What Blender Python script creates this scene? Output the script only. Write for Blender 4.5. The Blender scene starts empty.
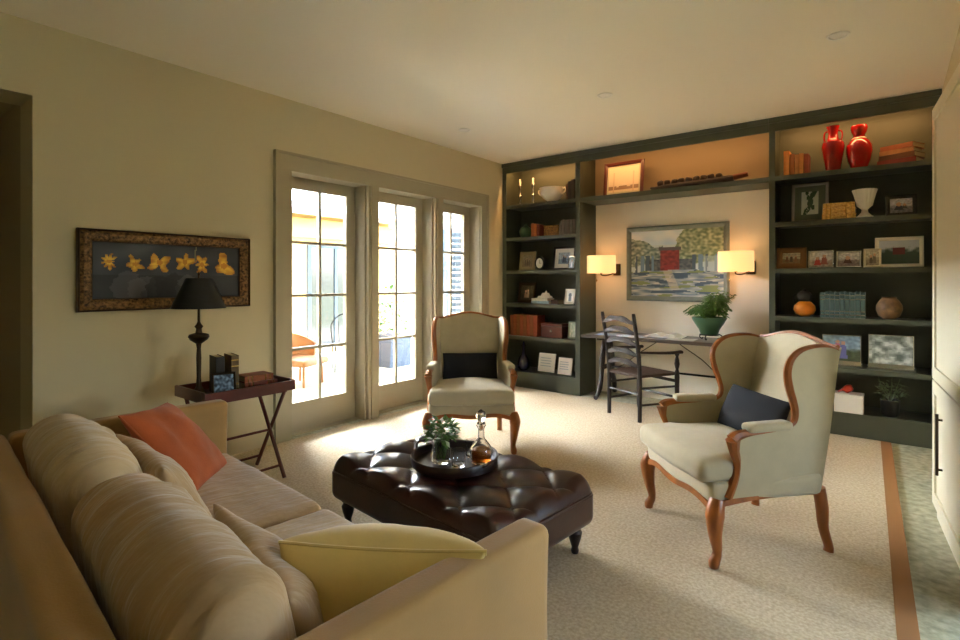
import bpy, bmesh, math, random
from mathutils import Vector, Matrix, Euler, noise
random.seed(7)
C = bpy.context.scene.collection
PI = math.pi
R = math.radians

# ------------------------------------------------------------------ colour / materials
def lin(c):
    return tuple((x/12.92 if x <= .04045 else ((x+.055)/1.055)**2.4) for x in c)
def rgb(r, g, b):
    return lin((r/255, g/255, b/255))

def mat(name, col, rough=.6, metal=0, var=0, scale=8, bump=0, bscale=60, sheen=0, coat=0, trans=0, ior=1.45, emit=0, ecol=None, stretch=(1,1,1), spec=.5, col2=None):
    m = bpy.data.materials.new(name); m.use_nodes = True
    nt = m.node_tree; b = nt.nodes['Principled BSDF']
    b.inputs['Base Color'].default_value = (*col, 1)
    b.inputs['Roughness'].default_value = rough
    b.inputs['Metallic'].default_value = metal
    b.inputs['Specular IOR Level'].default_value = spec
    b.inputs['IOR'].default_value = ior
    if sheen: b.inputs['Sheen Weight'].default_value = sheen; b.inputs['Sheen Roughness'].default_value = .4
    if coat: b.inputs['Coat Weight'].default_value = coat; b.inputs['Coat Roughness'].default_value = .15
    if trans: b.inputs['Transmission Weight'].default_value = trans
    if emit:
        b.inputs['Emission Color'].default_value = (*(ecol or col), 1); b.inputs['Emission Strength'].default_value = emit
    if var or bump or col2:
        tc = nt.nodes.new('ShaderNodeTexCoord'); mp = nt.nodes.new('ShaderNodeMapping')
        mp.inputs['Scale'].default_value = stretch
        nt.links.new(tc.outputs['Object'], mp.inputs['Vector'])
    if var or col2:
        n = nt.nodes.new('ShaderNodeTexNoise'); n.inputs['Scale'].default_value = scale; n.inputs['Detail'].default_value = 4
        nt.links.new(mp.outputs['Vector'], n.inputs['Vector'])
        rp = nt.nodes.new('ShaderNodeValToRGB')
        rp.color_ramp.elements[0].position = .3; rp.color_ramp.elements[1].position = .7
        c2 = col2 if col2 else tuple(min(1, x*(1+var)) for x in col)
        c1 = col if col2 else tuple(x*(1-var) for x in col)
        rp.color_ramp.elements[0].color = (*c1, 1); rp.color_ramp.elements[1].color = (*c2, 1)
        nt.links.new(n.outputs['Fac'], rp.inputs['Fac']); nt.links.new(rp.outputs['Color'], b.inputs['Base Color'])
    if bump:
        n2 = nt.nodes.new('ShaderNodeTexNoise'); n2.inputs['Scale'].default_value = bscale; n2.inputs['Detail'].default_value = 3
        nt.links.new(mp.outputs['Vector'], n2.inputs['Vector'])
        bp = nt.nodes.new('ShaderNodeBump'); bp.inputs['Strength'].default_value = bump; bp.inputs['Distance'].default_value = .01
        nt.links.new(n2.outputs['Fac'], bp.inputs['Height']); nt.links.new(bp.outputs['Normal'], b.inputs['Normal'])
    return m

def pane_mat(name, tint=(1,1,1)):
    m = bpy.data.materials.new(name); m.use_nodes = True; nt = m.node_tree; nt.nodes.clear()
    o = nt.nodes.new('ShaderNodeOutputMaterial'); mx = nt.nodes.new('ShaderNodeMixShader')
    t = nt.nodes.new('ShaderNodeBsdfTransparent'); t.inputs[0].default_value = (*tint, 1)
    g = nt.nodes.new('ShaderNodeBsdfGlossy'); g.inputs['Roughness'].default_value = .02
    f = nt.nodes.new('ShaderNodeFresnel'); f.inputs['IOR'].default_value = 1.3
    nt.links.new(f.outputs[0], mx.inputs[0]); nt.links.new(t.outputs[0], mx.inputs[1]); nt.links.new(g.outputs[0], mx.inputs[2])
    nt.links.new(mx.outputs[0], o.inputs[0]); return m

def paint_mat(name, rough=.5):
    m = bpy.data.materials.new(name); m.use_nodes = True; nt = m.node_tree; b = nt.nodes['Principled BSDF']
    a = nt.nodes.new('ShaderNodeAttribute'); a.attribute_name = 'Col'
    nt.links.new(a.outputs['Color'], b.inputs['Base Color']); b.inputs['Roughness'].default_value = rough
    return m

def shade_mat(name, col, emit):
    m = mat(name, col, .8, emit=emit, ecol=col)
    return m

M = dict(
 wall=mat('cream_plaster', rgb(208,196,162), .85, bump=.05, bscale=90),
 ceil=mat('cream_ceiling', rgb(245,238,220), .9),
 trim=mat('taupe_trim_paint', rgb(168,158,132), .45),
 sash=mat('sash_paint', rgb(172,162,138), .4),
 base=mat('baseboard_paint', rgb(205,192,160), .5),
 case=mat('olive_case_paint', rgb(72,75,61), .42),
 alcove=mat('alcove_plaster', rgb(240,234,218), .85),
 cab=mat('cream_cabinet_paint', rgb(214,206,180), .35),
 steel=mat('brushed_steel', rgb(170,170,165), .3, 1),
 leather=mat('oxblood_leather', rgb(46,18,15), .28, coat=.35, var=.25, scale=9, bump=.08, bscale=120),
 darkwood=mat('dark_turned_wood', rgb(34,18,14), .35, coat=.2),
 sofa=mat('tan_velvet', rgb(170,132,80), .8, sheen=.4, var=.08, scale=5, bump=.1, bscale=180),
 cushion=mat('taupe_velvet', rgb(176,146,108), .7, sheen=.4, var=.1, scale=6, bump=.8, bscale=36, stretch=(1,.3,.3)),
 cushion2=mat('pale_taupe_velvet', rgb(194,170,134), .7, sheen=.4, var=.1, scale=6, bump=.8, bscale=36, stretch=(1,.3,.3)),
 rust=mat('rust_velvet', rgb(172,82,36), .75, sheen=.15, var=.15, scale=9, bump=.1, bscale=120),
 gold=mat('golden_silk', rgb(218,188,112), .45, sheen=.3, var=.08, scale=5, bump=.06, bscale=40),
 sage=mat('stone_linen', rgb(186,174,144), .85, sheen=.2, var=.05, scale=12, bump=.15, bscale=300),
 walnut=mat('carved_fruitwood', rgb(150,86,36), .34, coat=.2, var=.3, scale=14, stretch=(1,1,.25)),
 navy=mat('navy_linen', rgb(16,17,23), .9, sheen=0, bump=.15, bscale=250),
 mahog=mat('mahogany', rgb(92,38,28), .35, coat=.25, var=.2, scale=10, stretch=(.3,1,1)),
 chairwood=mat('dark_oak', rgb(32,20,16), .5, coat=.05, var=.2, scale=14),
 rush=mat('woven_rush', rgb(60,42,30), .8, bump=.4, bscale=90),
 black=mat('black_satin', rgb(20,20,20), .45),
 bronze=mat('aged_bronze', rgb(66,52,36), .4, .7),
 brass=mat('brass', rgb(190,150,80), .25, 1),
 giltdark=mat('carved_gilt', rgb(30,18,10), .45, .2, col2=rgb(158,118,70), scale=58, bump=.9, bscale=58),
 giltedge=mat('dark_gilt', rgb(58,38,18), .4, .2),
 greyframe=mat('blue_grey_frame', rgb(126,134,126), .5, var=.1, scale=20),
 paint=paint_mat('painted_canvas', .55), photo=paint_mat('photograph_print', .3),
 matwhite=mat('white_mount', rgb(238,234,226), .7), matcream=mat('cream_mount', rgb(224,206,172), .7),
 matgreen=mat('sage_mount', rgb(120,128,112), .7),
 white=mat('white_glaze', rgb(238,232,220), .25), paper=mat('paper', rgb(240,238,232), .8),
 pages=mat('page_edges', rgb(214,196,160), .9),
 red=mat('red_glaze', rgb(146,11,10), .12, coat=.5), clay=mat('brown_clay', rgb(96,70,42), .6, var=.4, scale=22),
 orange=mat('orange_gourd', rgb(210,124,30), .4, var=.2, scale=14), urn=mat('stone_white', rgb(216,210,192), .6),
 greenglaze=mat('green_glaze', rgb(72,104,76), .3), teal=mat('teal_cloth', rgb(72,90,86), .6),
 leaf=mat('leaf_green', rgb(76,112,46), .5, var=.35, scale=30), leaf2=mat('leaf_grey_green', rgb(96,112,80), .6, var=.3, scale=30),
 wicker=mat('wicker', rgb(176,128,58), .7, col2=rgb(96,62,24), scale=60, bump=.7, bscale=80),
 bluebottle=mat('cobalt_glass', rgb(18,20,70), .1, coat=.5),
 glass=mat('clear_glass', (1,1,1), .02, trans=1), whisky=mat('amber_spirit', rgb(222,120,36), .05, trans=.75, ior=1.33),
 pane=pane_mat('window_pane'),
 iron=mat('wrought_iron', rgb(30,28,26), .5, .6),
 deskwood=mat('desk_oak', rgb(84,74,66), .32, var=.2, scale=10, stretch=(.2,1,1), coat=.2),
 shade=shade_mat('lit_linen_shade', rgb(255,202,134), .36),
 carve=mat('carved_ebony', rgb(46,30,26), .45, var=.4, scale=30),
 carvetip=mat('carved_redwood', rgb(118,56,34), .5),
 stone=mat('floor_flagstone', rgb(138,138,114), .5, col2=rgb(190,188,162), scale=22, bump=.3, bscale=25),
 carpet=mat('sisal_carpet', rgb(178,160,132), .95, col2=rgb(210,194,166), scale=70, bump=.6, bscale=220, spec=.1),
 binding=mat('brown_binding', rgb(150,104,58), .85),
 hall=mat('hall_paint', rgb(176,160,128), .85),
 downlight=mat('downlight_white', rgb(245,240,228), .5), 
 sunwall=mat('cream_render', rgb(196,164,106), .9, var=.06, scale=3), siding=mat('white_siding', rgb(180,182,178), .8),
 roof=mat('grey_shingle', rgb(120,112,100), .9, var=.2, scale=20), beam=mat('ochre_beam', rgb(206,160,90), .8),
 darkglass=mat('dark_window_glass', rgb(26,32,32), .1, coat=.4), bluegrey=mat('blue_grey_paint', rgb(48,60,68), .5),
 paver=mat('pale_paving', rgb(222,214,200), .85, var=.06, scale=2),
 lawn=mat('lawn_grass', rgb(110,112,84), .9, var=.3, scale=6), bark=mat('bark', rgb(88,70,52), .9),
 planter=mat('slate_planter', rgb(62,70,84), .5), cane=mat('cane', rgb(140,92,50), .6),
 silver=mat('silver', rgb(190,190,188), .25, 1), gloss_white=mat('white_box', rgb(228,224,216), .5),
)
def bookmat(r, g, b): return mat('book_cloth', rgb(r,g,b), .55, var=.15, scale=25)

# ------------------------------------------------------------------ mesh building
class MB:
    def __init__(s): s.bm = bmesh.new()
    def _xf(s, vs, m):
        if m is not None: bmesh.ops.transform(s.bm, matrix=m, verts=vs)
    def box(s, c, d, rot=None, bev=0, seg=2):
        g = bmesh.ops.create_cube(s.bm, size=1); vs = g['verts']
        for v in vs: v.co = Vector((v.co.x*d[0], v.co.y*d[1], v.co.z*d[2]))
        if bev:
            es = list({e for v in vs for e in v.link_edges})
            r = bmesh.ops.bevel(s.bm, geom=es+vs, offset=bev, segments=seg, profile=.5, affect='EDGES')
            vs = list({v for f in r['faces'] for v in f.verts} | {v for v in vs if v.is_valid})
        m = Matrix.Translation(c)
        if rot is not None: m = m @ Euler(rot).to_matrix().to_4x4()
        s._xf(vs, m); return s
    def b2(s, lo, hi, bev=0):
        return s.box(tuple((a+b)/2 for a, b in zip(lo, hi)), tuple(abs(b-a) for a, b in zip(lo, hi)), bev=bev)
    def tube(s, pts, rad, seg=8, closed=False, flat=1.0):
        pts = [Vector(p) for p in pts]; n = len(pts)
        if not hasattr(rad, '__len__'): rad = [rad]*n
        rings = []; up = None
        for i, p in enumerate(pts):
            if closed: t = pts[(i+1) % n]-pts[i-1]
            else: t = pts[min(i+1, n-1)]-pts[max(i-1, 0)]
            if t.length < 1e-9: t = Vector((0,0,1))
            t.normalize()
            if up is None:
                a = Vector((0,0,1)) if abs(t.z) < .9 else Vector((1,0,0)); up = (a-t*a.dot(t)).normalized()
            else:
                up = up-t*up.dot(t)
                up = up.normalized() if up.length > 1e-6 else Vector((1,0,0))
            w = t.cross(up)
            rings.append([s.bm.verts.new(p+(up*math.cos(2*PI*k/seg)*flat+w*math.sin(2*PI*k/seg))*rad[i]) for k in range(seg)])
        for i in range(n if closed else n-1):
            a, b = rings[i], rings[(i+1) % n]
            for k in range(seg): s.bm.faces.new((a[k], a[(k+1) % seg], b[(k+1) % seg], b[k]))
        if not closed:
            s.bm.faces.new(rings[0][::-1]); s.bm.faces.new(rings[-1])
        return s
    def cyl(s, p0, p1, r0, r1=None, seg=16): return s.tube([p0, p1], [r0, r0 if r1 is None else r1], seg)
    def lathe(s, prof, c=(0,0,0), seg=24, flute=0, nfl=12, close=True):
        c = Vector(c); rings = []
        for r, z in prof:
            r = max(r, .0004)
            rings.append([s.bm.verts.new(c+Vector((r*(1+flute*math.cos(nfl*2*PI*k/seg))*math.cos(2*PI*k/seg), r*(1+flute*math.cos(nfl*2*PI*k/seg))*math.sin(2*PI*k/seg), z))) for k in range(seg)])
        for a, b in zip(rings, rings[1:]):
            for k in range(seg): s.bm.faces.new((a[k], a[(k+1) % seg], b[(k+1) % seg], b[k]))
        if close: s.bm.faces.new(rings[0][::-1]); s.bm.faces.new(rings[-1])
        return s
    def prism(s, poly, axis, lo, hi, fn=None):
        def P(a, b, h):
            return {'x': (h, a, b), 'y': (a, h, b), 'z': (a, b, h)}[axis]
        A = [s.bm.verts.new(P(a, b, lo)) for a, b in poly]; B = [s.bm.verts.new(P(a, b, hi)) for a, b in poly]
        n = len(poly); new = [s.bm.faces.new(A), s.bm.faces.new(B[::-1])]
        for i in range(n): new.append(s.bm.faces.new((A[i], B[i], B[(i+1) % n], A[(i+1) % n])))
        if fn:
            for v in A+B: v.co = Vector(fn(v.co))
        return s
    def grid(s, f, nu, nv, wrapu=False):
        V = [[s.bm.verts.new(f(i/nu, j/nv)) for j in range(nv+1)] for i in range(nu if wrapu else nu+1)]
        for i in range(nu):
            for j in range(nv):
                a, b = V[i], V[(i+1) % len(V)]
                s.bm.faces.new((a[j], b[j], b[j+1], a[j+1]))
        return s
    def slab(s, f, g, nu, nv):
        """closed slab between two grids f (front) and g (back)"""
        A = [[s.bm.verts.new(f(i/nu, j/nv)) for j in range(nv+1)] for i in range(nu+1)]
        B = [[s.bm.verts.new(g(i/nu, j/nv)) for j in range(nv+1)] for i in range(nu+1)]
        q = s.bm.faces.new
        for i in range(nu):
            for j in range(nv):
                q((A[i][j], A[i+1][j], A[i+1][j+1], A[i][j+1])); q((B[i][j], B[i][j+1], B[i+1][j+1], B[i+1][j]))
            q((A[i][0], B[i][0], B[i+1][0], A[i+1][0])); q((A[i][nv], A[i+1][nv], B[i+1][nv], B[i][nv]))
        for j in range(nv):
            q((A[0][j], A[0][j+1], B[0][j+1], B[0][j])); q((A[nu][j], B[nu][j], B[nu][j+1], A[nu][j+1]))
        return s
    def soft(s, c, h, r, cuts=10, fn=None, rot=None):
        """densely meshed rounded box; fn(p, h) displaces"""
        main = s.bm; t = bmesh.new(); bmesh.ops.create_cube(t, size=2)
        bmesh.ops.subdivide_edges(t, edges=t.edges[:], cuts=cuts, use_grid_fill=True); vs = t.verts[:]
        h = Vector(h)
        for v in vs:
            p = Vector([h[i]*math.sin(max(-1, min(1, v.co[i]))*PI/2) for i in range(3)])
            q = Vector([max(-(h[i]-r), min(h[i]-r, p[i])) for i in range(3)]); d = p-q
            p = q+d.normalized()*r if d.length > 1e-7 else p
            v.co = fn(p, h) if fn else p
        m = Matrix.Translation(c)
        if rot is not None: m = m @ Euler(rot).to_matrix().to_4x4()
        t.transform(m); new = [main.verts.new(v.co) for v in vs]; t.verts.index_update()
        for f in t.faces: main.faces.new([new[v.index] for v in f.verts])
        t.free(); return s
    def pillow(s, w, h, t, n=22, pinch=.05, wr=.004, seed=0, pw=.42):
        """knife-edge pillow in the XZ plane, thickness along Y"""
        def co(u, v, sg):
            x = w/2*u*(1-pinch*(1-v*v)*abs(u)); z = h/2*v*(1-pinch*(1-u*u)*abs(v))
            k = max(0, (1-u*u)*(1-v*v))**pw
            y = sg*t/2*k+noise.noise(Vector((x*9+seed, z*9, sg*2)))*wr*min(1, k*3)*2+noise.noise(Vector((x*26+seed, z*26, sg*3)))*wr*k
            return Vector((x, y, z))
        V = {}
        for sg in (-1, 1):
            for i in range(n+1):
                for j in range(n+1):
                    e = i in (0, n) or j in (0, n)
                    if e and sg == 1: V[sg, i, j] = V[-1, i, j]; continue
                    V[sg, i, j] = s.bm.verts.new(co(math.sin((i/n*2-1)*PI/2), math.sin((j/n*2-1)*PI/2), 0 if e else sg))
        for sg in (-1, 1):
            for i in range(n):
                for j in range(n):
                    f = (V[sg, i, j], V[sg, i+1, j], V[sg, i+1, j+1], V[sg, i, j+1])
                    s.bm.faces.new(f if sg < 0 else f[::-1])
        return s
    def ring(s, w, h, fw, d, raise_in=None):
        """picture-frame ring in XZ, bottom at z=0, back at y=0, front at y=-d"""
        ri = d*.55 if raise_in is None else raise_in
        def rect(o, y): return [s.bm.verts.new(p) for p in ((-w/2+o, y, o), (w/2-o, y, o), (w/2-o, y, h-o), (-w/2+o, y, h-o))]
        L = [rect(0, 0), rect(0, -d*.75), rect(fw*.3, -d), rect(fw*.75, -d*.85), rect(fw, -ri), rect(fw, 0)]
        for a, b in zip(L, L[1:]+L[:1]):
            for k in range(4): s.bm.faces.new((a[k], a[(k+1) % 4], b[(k+1) % 4], b[k]))
        return s
    def leaf(s, p, d, ln, wd, droop=.3, up=Vector((0,0,1))):
        p = Vector(p); d = Vector(d).normalized(); sd = d.cross(up)
        sd = sd.normalized() if sd.length > 1e-4 else Vector((1,0,0)); nn = sd.cross(d)
        v = s.bm.verts.new
        a = v(p); b = v(p+d*ln*.45+sd*wd/2-nn*wd*.1); c = v(p+d*ln*.45-sd*wd/2-nn*wd*.1); m = v(p+d*ln*.5+nn*wd*.08)
        e = v(p+d*ln-Vector((0,0,droop*ln)))
        s.bm.faces.new((a, b, m)); s.bm.faces.new((a, m, c)); s.bm.faces.new((b, e, m)); s.bm.faces.new((m, e, c)); return s
    def build(s, name, m, parent=None, loc=(0,0,0), rot=(0,0,0), smooth=False, angle=40):
        bmesh.ops.recalc_face_normals(s.bm, faces=s.bm.faces)
        me = bpy.data.meshes.new(name); s.bm.to_mesh(me); s.bm.free()
        if smooth:
            for p in me.polygons: p.use_smooth = True
            try: me.set_sharp_from_angle(angle=R(angle))
            except Exception: pass
        o = bpy.data.objects.new(name, me); C.objects.link(o)
        ms = M[m] if isinstance(m, str) else m
        me.materials.append(ms); o.location = loc; o.rotation_euler = rot
        if parent is not None: o.parent = parent
        return o

def tag(o, label, cat, group=None, kind=None):
    o['label'] = label; o['category'] = cat
    if group: o['group'] = group
    if kind: o['kind'] = kind
    return o
def thing(name, label, cat, loc=(0,0,0), rot=(0,0,0), group=None):
    o = bpy.data.objects.new(name, None); C.objects.link(o); o.location = loc; o.rotation_euler = rot
    o.empty_display_size = .1
    return tag(o, label, cat, group)
def struct(name, mb, m, **k):
    o = mb.build(name, m, **k); o['kind'] = 'structure'; return o
def dup(root, loc=None, rot=None, label=None, group=None):
    r = root.copy(); C.objects.link(r)
    if loc is not None: r.location = loc
    if rot is not None: r.rotation_euler = rot
    if label: r['label'] = label
    if group: r['group'] = group
    for ch in list(root.children):
        c = ch.copy(); C.objects.link(c); c.parent = r
        for g in list(ch.children):
            d = g.copy(); C.objects.link(d); d.parent = c
    return r
def spline(pts, n=6):
    P = [Vector(p) for p in pts]; out = []
    for i in range(len(P)-1):
        p0, p1, p2, p3 = P[max(i-1, 0)], P[i], P[i+1], P[min(i+2, len(P)-1)]
        for k in range(n):
            t = k/n
            out.append(.5*((2*p1)+(p2-p0)*t+(2*p0-5*p1+4*p2-p3)*t*t+(3*p1-p0-3*p2+p3)*t**3))
    out.append(P[-1]); return out
def interp(vals, n):
    out = []; m = len(vals)-1
    for i in range(n):
        t = i/(n-1)*m; k = min(int(t), m-1); f = t-k; out.append(vals[k]*(1-f)+vals[k+1]*f)
    return out

def canvas(w, h, fn, parent, m='paint', nx=60, ny=44, loc=(0,0,0), name='picture'):
    """flat picture in XZ facing -Y, bottom at z=0, coloured by fn(u, v) -> sRGB"""
    me = bpy.data.meshes.new(name); vs = []; fs = []; cols = []
    for j in range(ny+1):
        for i in range(nx+1): vs.append((-w/2+w*i/nx, 0, h*j/ny))
    for j in range(ny):
        for i in range(nx):
            a = j*(nx+1)+i; fs.append((a, a+1, a+nx+2, a+nx+1)); cols.append((*lin(tuple(max(0, min(1, x)) for x in fn((i+.5)/nx, (j+.5)/ny))), 1))
    me.from_pydata(vs, [], fs); at = me.color_attributes.new('Col', 'FLOAT_COLOR', 'CORNER')
    k = 0
    for p in me.polygons:
        for li in p.loop_indices: at.data[li].color = cols[p.index]
    me.materials.append(M[m]); o = bpy.data.objects.new(name, me); C.objects.link(o); o.parent = parent; o.location = loc
    return o
def nz(u, v, s, k=0): return noise.noise(Vector((u*s, v*s, k)))
def mix(a, b, t):
    t = max(0, min(1, t)); return tuple(x*(1-t)+y*t for x, y in zip(a, b))
def hx(r, g, b): return (r/255, g/255, b/255)

# ================================================================== ROOM SHELL
LX, BY, RX, H = -4.01, 6.0, .33, 2.9
struct('floor', MB().b2((-7.2,-3.2,-.12),(3.4,6.3,0)), 'stone')
struct('ceiling', MB().b2((-7.2,-3.2,H),(3.4,6.3,H+.2)), 'ceil')
w = MB(); w.b2((LX-.3,-3.2,0),(LX,-.5,H)); w.b2((LX-.3,-.5,2.46),(LX,.79,H)); w.b2((LX-.3,.79,0),(LX,2.46,H))
w.b2((LX-.3,2.46,2.32),(LX,5.12,H)); w.b2((LX-.3,5.12,0),(LX,6.3,H))
struct('wall_left', w, 'wall')
w = MB(); w.b2((LX,BY,0),(1.0,BY+.3,H)); struct('wall_back', w, 'alcove')
w = MB(); w.b2((RX,4.0,0),(1.0,6.3,H)); w.b2((RX,2.9,2.37),(1.0,4.0,H)); struct('wall_right', w, 'wall')
w = MB(); w.b2((1.0,2.9,0),(3.4,3.1,H)); struct('wall_kitchen', w, 'wall')
w = MB(); w.b2((3.2,-3.2,0),(3.4,1.9,H)); w.b2((3.2,2.6,0),(3.4,2.9,H)); w.b2((3.2,1.9,0),(3.4,2.6,1.0)); w.b2((3.2,1.9,1.75),(3.4,2.6,H))
struct('wall_east', w, 'wall')
struct('wall_front', MB().b2((-7.2,-3.4,0),(3.4,-3.2,H)), 'wall')
w = MB(); w.b2((-7.0,.79,0),(LX-.3,.99,H)); w.b2((-7.2,-.6,0),(-7.0,.99,H)); w.b2((-7.0,-.7,0),(LX-.3,-.5,H))
struct('wall_hall', w, 'hall')
struct('ceiling_hall', MB().b2((-7.0,-.5,2.5),(LX-.3,.79,2.6)), 'hall')
w = MB(); w.b2((LX,.79,0),(LX+.016,2.34,.13)); w.b2((LX,-3.2,0),(LX+.016,-.5,.13)); struct('baseboard_left', w, 'base')

# carpet with a bound edge along the stone walkway
def edge(y): return .013+(5.34-y)*.0274
carpet = tag(MB().prism([(LX+.017,-2.9),(edge(-2.9)-.07,-2.9),(edge(5.53)-.07,5.53),(LX+.017,5.53)], 'z', 0, .012).build('carpet', 'carpet'), 'beige woven carpet with a brown bound edge beside the stone walkway', 'carpet')
MB().prism([(edge(-2.9)-.07,-2.9),(edge(-2.9),-2.9),(edge(5.53),5.53),(edge(5.53)-.07,5.53)], 'z', 0, .0135).build('binding', 'binding', carpet)['label'] = 'brown cloth edge binding'

# door casing: stops, posts, head
X0 = LX+.028
struct('trim_1', MB().b2((LX-.30,2.40,0),(LX-.001,2.50,2.29)).b2((LX+.0,2.34,0),(X0,2.475,2.32)).b2((LX,2.33,0),(X0+.012,2.352,2.44)), 'trim')
struct('trim_2', MB().b2((LX-.30,3.30,0),(LX-.02,3.46,2.29)).b2((LX-.02,3.315,0),(X0-.006,3.445,2.29)).b2((X0-.006,3.345,0),(X0+.006,3.415,2.29)), 'trim')
struct('trim_3', MB().b2((LX-.30,4.25,0),(LX-.02,4.41,2.29)).b2((LX-.02,4.265,0),(X0-.006,4.395,2.29)).b2((X0-.006,4.295,0),(X0+.006,4.365,2.29)), 'trim')
struct('trim_4', MB().b2((LX-.30,5.09,0),(LX-.001,5.15,2.29)).b2((LX,5.10,0),(X0,5.225,2.32)).b2((LX,5.212,0),(X0+.012,5.232,2.44)), 'trim')
struct('trim_5', MB().b2((LX-.30,2.40,2.29),(LX-.001,5.15,2.319)).b2((LX,2.475,2.29),(X0,5.10,2.32)).b2((LX,2.34,2.32),(X0,5.225,2.43)).b2((LX,2.33,2.425),(X0+.012,5.232,2.445)), 'trim')
# three glazed doors
def glazed_door(n, y0, y1):
    xf, xb = LX-.165, LX-.21
    d = MB(); st = .105; zt, zb = 2.185, .27
    d.b2((xb,y0,.01),(xf,y0+st,2.29)); d.b2((xb,y1-st,.01),(xf,y1,2.29))
    d.b2((xb,y0+st,zt),(xf,y1-st,2.29)); d.b2((xb,y0+st,.01),(xf,y1-st,zb))
    o = struct(f'door_{n}', d, 'sash')
    g = MB(); xm = (xf+xb)/2; ym = (y0+y1)/2
    g.b2((xb+.004,ym-.012,zb),(xf-.004,ym+.012,zt))
    for k in range(1, 4):
        z = zb+(zt-zb)*k/4
        g.b2((xb+.004,y0+st,z-.012),(xf-.004,ym-.012,z+.012)); g.b2((xb+.004,ym+.012,z-.012),(xf-.004,y1-st,z+.012))
    q = g.build('glazing_bars', 'sash', o)
    q = MB().b2((xm-.002,y0+st,zb),(xm+.002,y1-st,zt)).build('glass', 'pane', o)
    return o
glazed_door(1, 2.502, 3.298); glazed_door(2, 3.462, 4.248); glazed_door(3, 4.412, 5.088)
struct('trim_6', MB().b2((LX-.34,2.46,-.02),(LX-.10,5.12,.008)), 'trim')   # threshold

# ================================================================== BOOKCASES
FY, DY = 5.57, 5.995
def tower(name, x0, x1, label, shelves, sw):
    t = thing(name, label, 'bookcase', ((x0+x1)/2, FY, 0)); hw = (x1-x0)/2; D = DY-FY
    for s in (-1, 1):
        MB().b2((s*hw,.018,0),(s*(hw-.03),D,2.895)).b2((s*hw,0,0),(s*(hw-sw),.02,2.77)).build('side_panel', 'case', t)
    MB().b2((-hw+.03,D-.02,.2),(hw-.03,D,2.87)).build('back_panel', 'case', t)
    MB().b2((-hw+sw,0,0),(hw-sw,.02,.195)).build('plinth', 'case', t)
    for i, z in enumerate(shelves):
        MB().b2((-hw+.03,.022,z-.028),(hw-.03,D-.02,z)).b2((-hw+sw,.004,z-.042),(hw-sw,.024,z)).build('shelf', 'case', t)
    MB().b2((-hw,-.002,2.77),(hw,.02,2.895)).b2((-hw,-.022,2.845),(hw,0,2.895)).build('fascia', 'case', t)
    MB().b2((-hw+.03,.02,2.875),(hw-.03,D-.02,2.895)).build('top_panel', 'case', t)
    return t
ZL = [2.345, 1.925, 1.50, 1.075, .655, .205]
ZR = [2.345, 1.91, 1.475, 1.03, .595, .205]
tower('bookcase', LX+.004, -2.88, 'tall olive green bookcase beside the glazed doors', ZL, .06)
tower('bookcase', -.90, RX-.004, 'tall olive green bookcase holding two red vases, beside the cream cabinet', ZR, .05)
t = thing('bridge_shelf', 'long olive green overhead shelf bridging the two bookcases', 'shelf', (-1.89, FY, 2.30)); hw = .988
MB().b2((-hw,0,-.005),(hw,.02,.045)).b2((-hw,.02,0),(hw,.425,.04)).build('shelf_board', 'case', t)
MB().b2((-hw,.405,.04),(hw,.425,.59)).build('back_panel', mat('taupe_panel', rgb(158,136,108), .7), t)
MB().b2((-hw,-.002,.47),(hw,.02,.595)).b2((-hw,-.022,.545),(hw,0,.595)).build('fascia', 'case', t)
MB().b2((-hw,.02,.575),(hw,.405,.595)).build('top_panel', 'case', t)

def strip(x0, x1, power):
    l = bpy.data.lights.new('shelf_strip_light', 'AREA'); l.shape = 'RECTANGLE'; l.size = x1-x0; l.size_y = .02; l.energy = power; l.color = (1, .52, .18)
    o = bpy.data.objects.new('shelf_strip_light', l); C.objects.link(o); o.location = ((x0+x1)/2, FY+.05, 2.865); o.rotation_euler = (R(22), 0, 0)

# ================================================================== SHELF THINGS
def framed(name, label, cat, w, h, loc, fn, fm, fw=.02, d=.018, mount=None, mw=0, rz=0, tilt=R(9), pm='photo', stand=True, nx=26, ny=20, group=None, extra=None):
    t = thing(name, label, cat, loc, (-tilt, 0, rz), group)
    MB().ring(w, h, fw, d).build('frame', fm, t)
    MB().b2((-w/2+fw*.6,-.004,fw*.6),(w/2-fw*.6,-.0005,h-fw*.6)).build('backing', 'black', t)
    o = fw
    if mount:
        MB().b2((-w/2+fw,-.0065,fw),(w/2-fw,-.0042,h-fw)).build('mount', mount, t); o = fw+mw
    canvas(w-2*o, h-2*o, fn, t, pm, nx, ny, (0,-.0072,o))
    if stand:
        s = MB(); zt = h*.62; a = tilt
        ye = zt*math.sin(a)*1.6; s.prism([(.0005,zt),(.004,zt),(ye+.005,(ye+.005)*math.tan(a)+.002),(ye,ye*math.tan(a)+.002)], 'x', -w*.12, w*.12)
        s.build('easel_leg', 'black', t)
    return t

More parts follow.
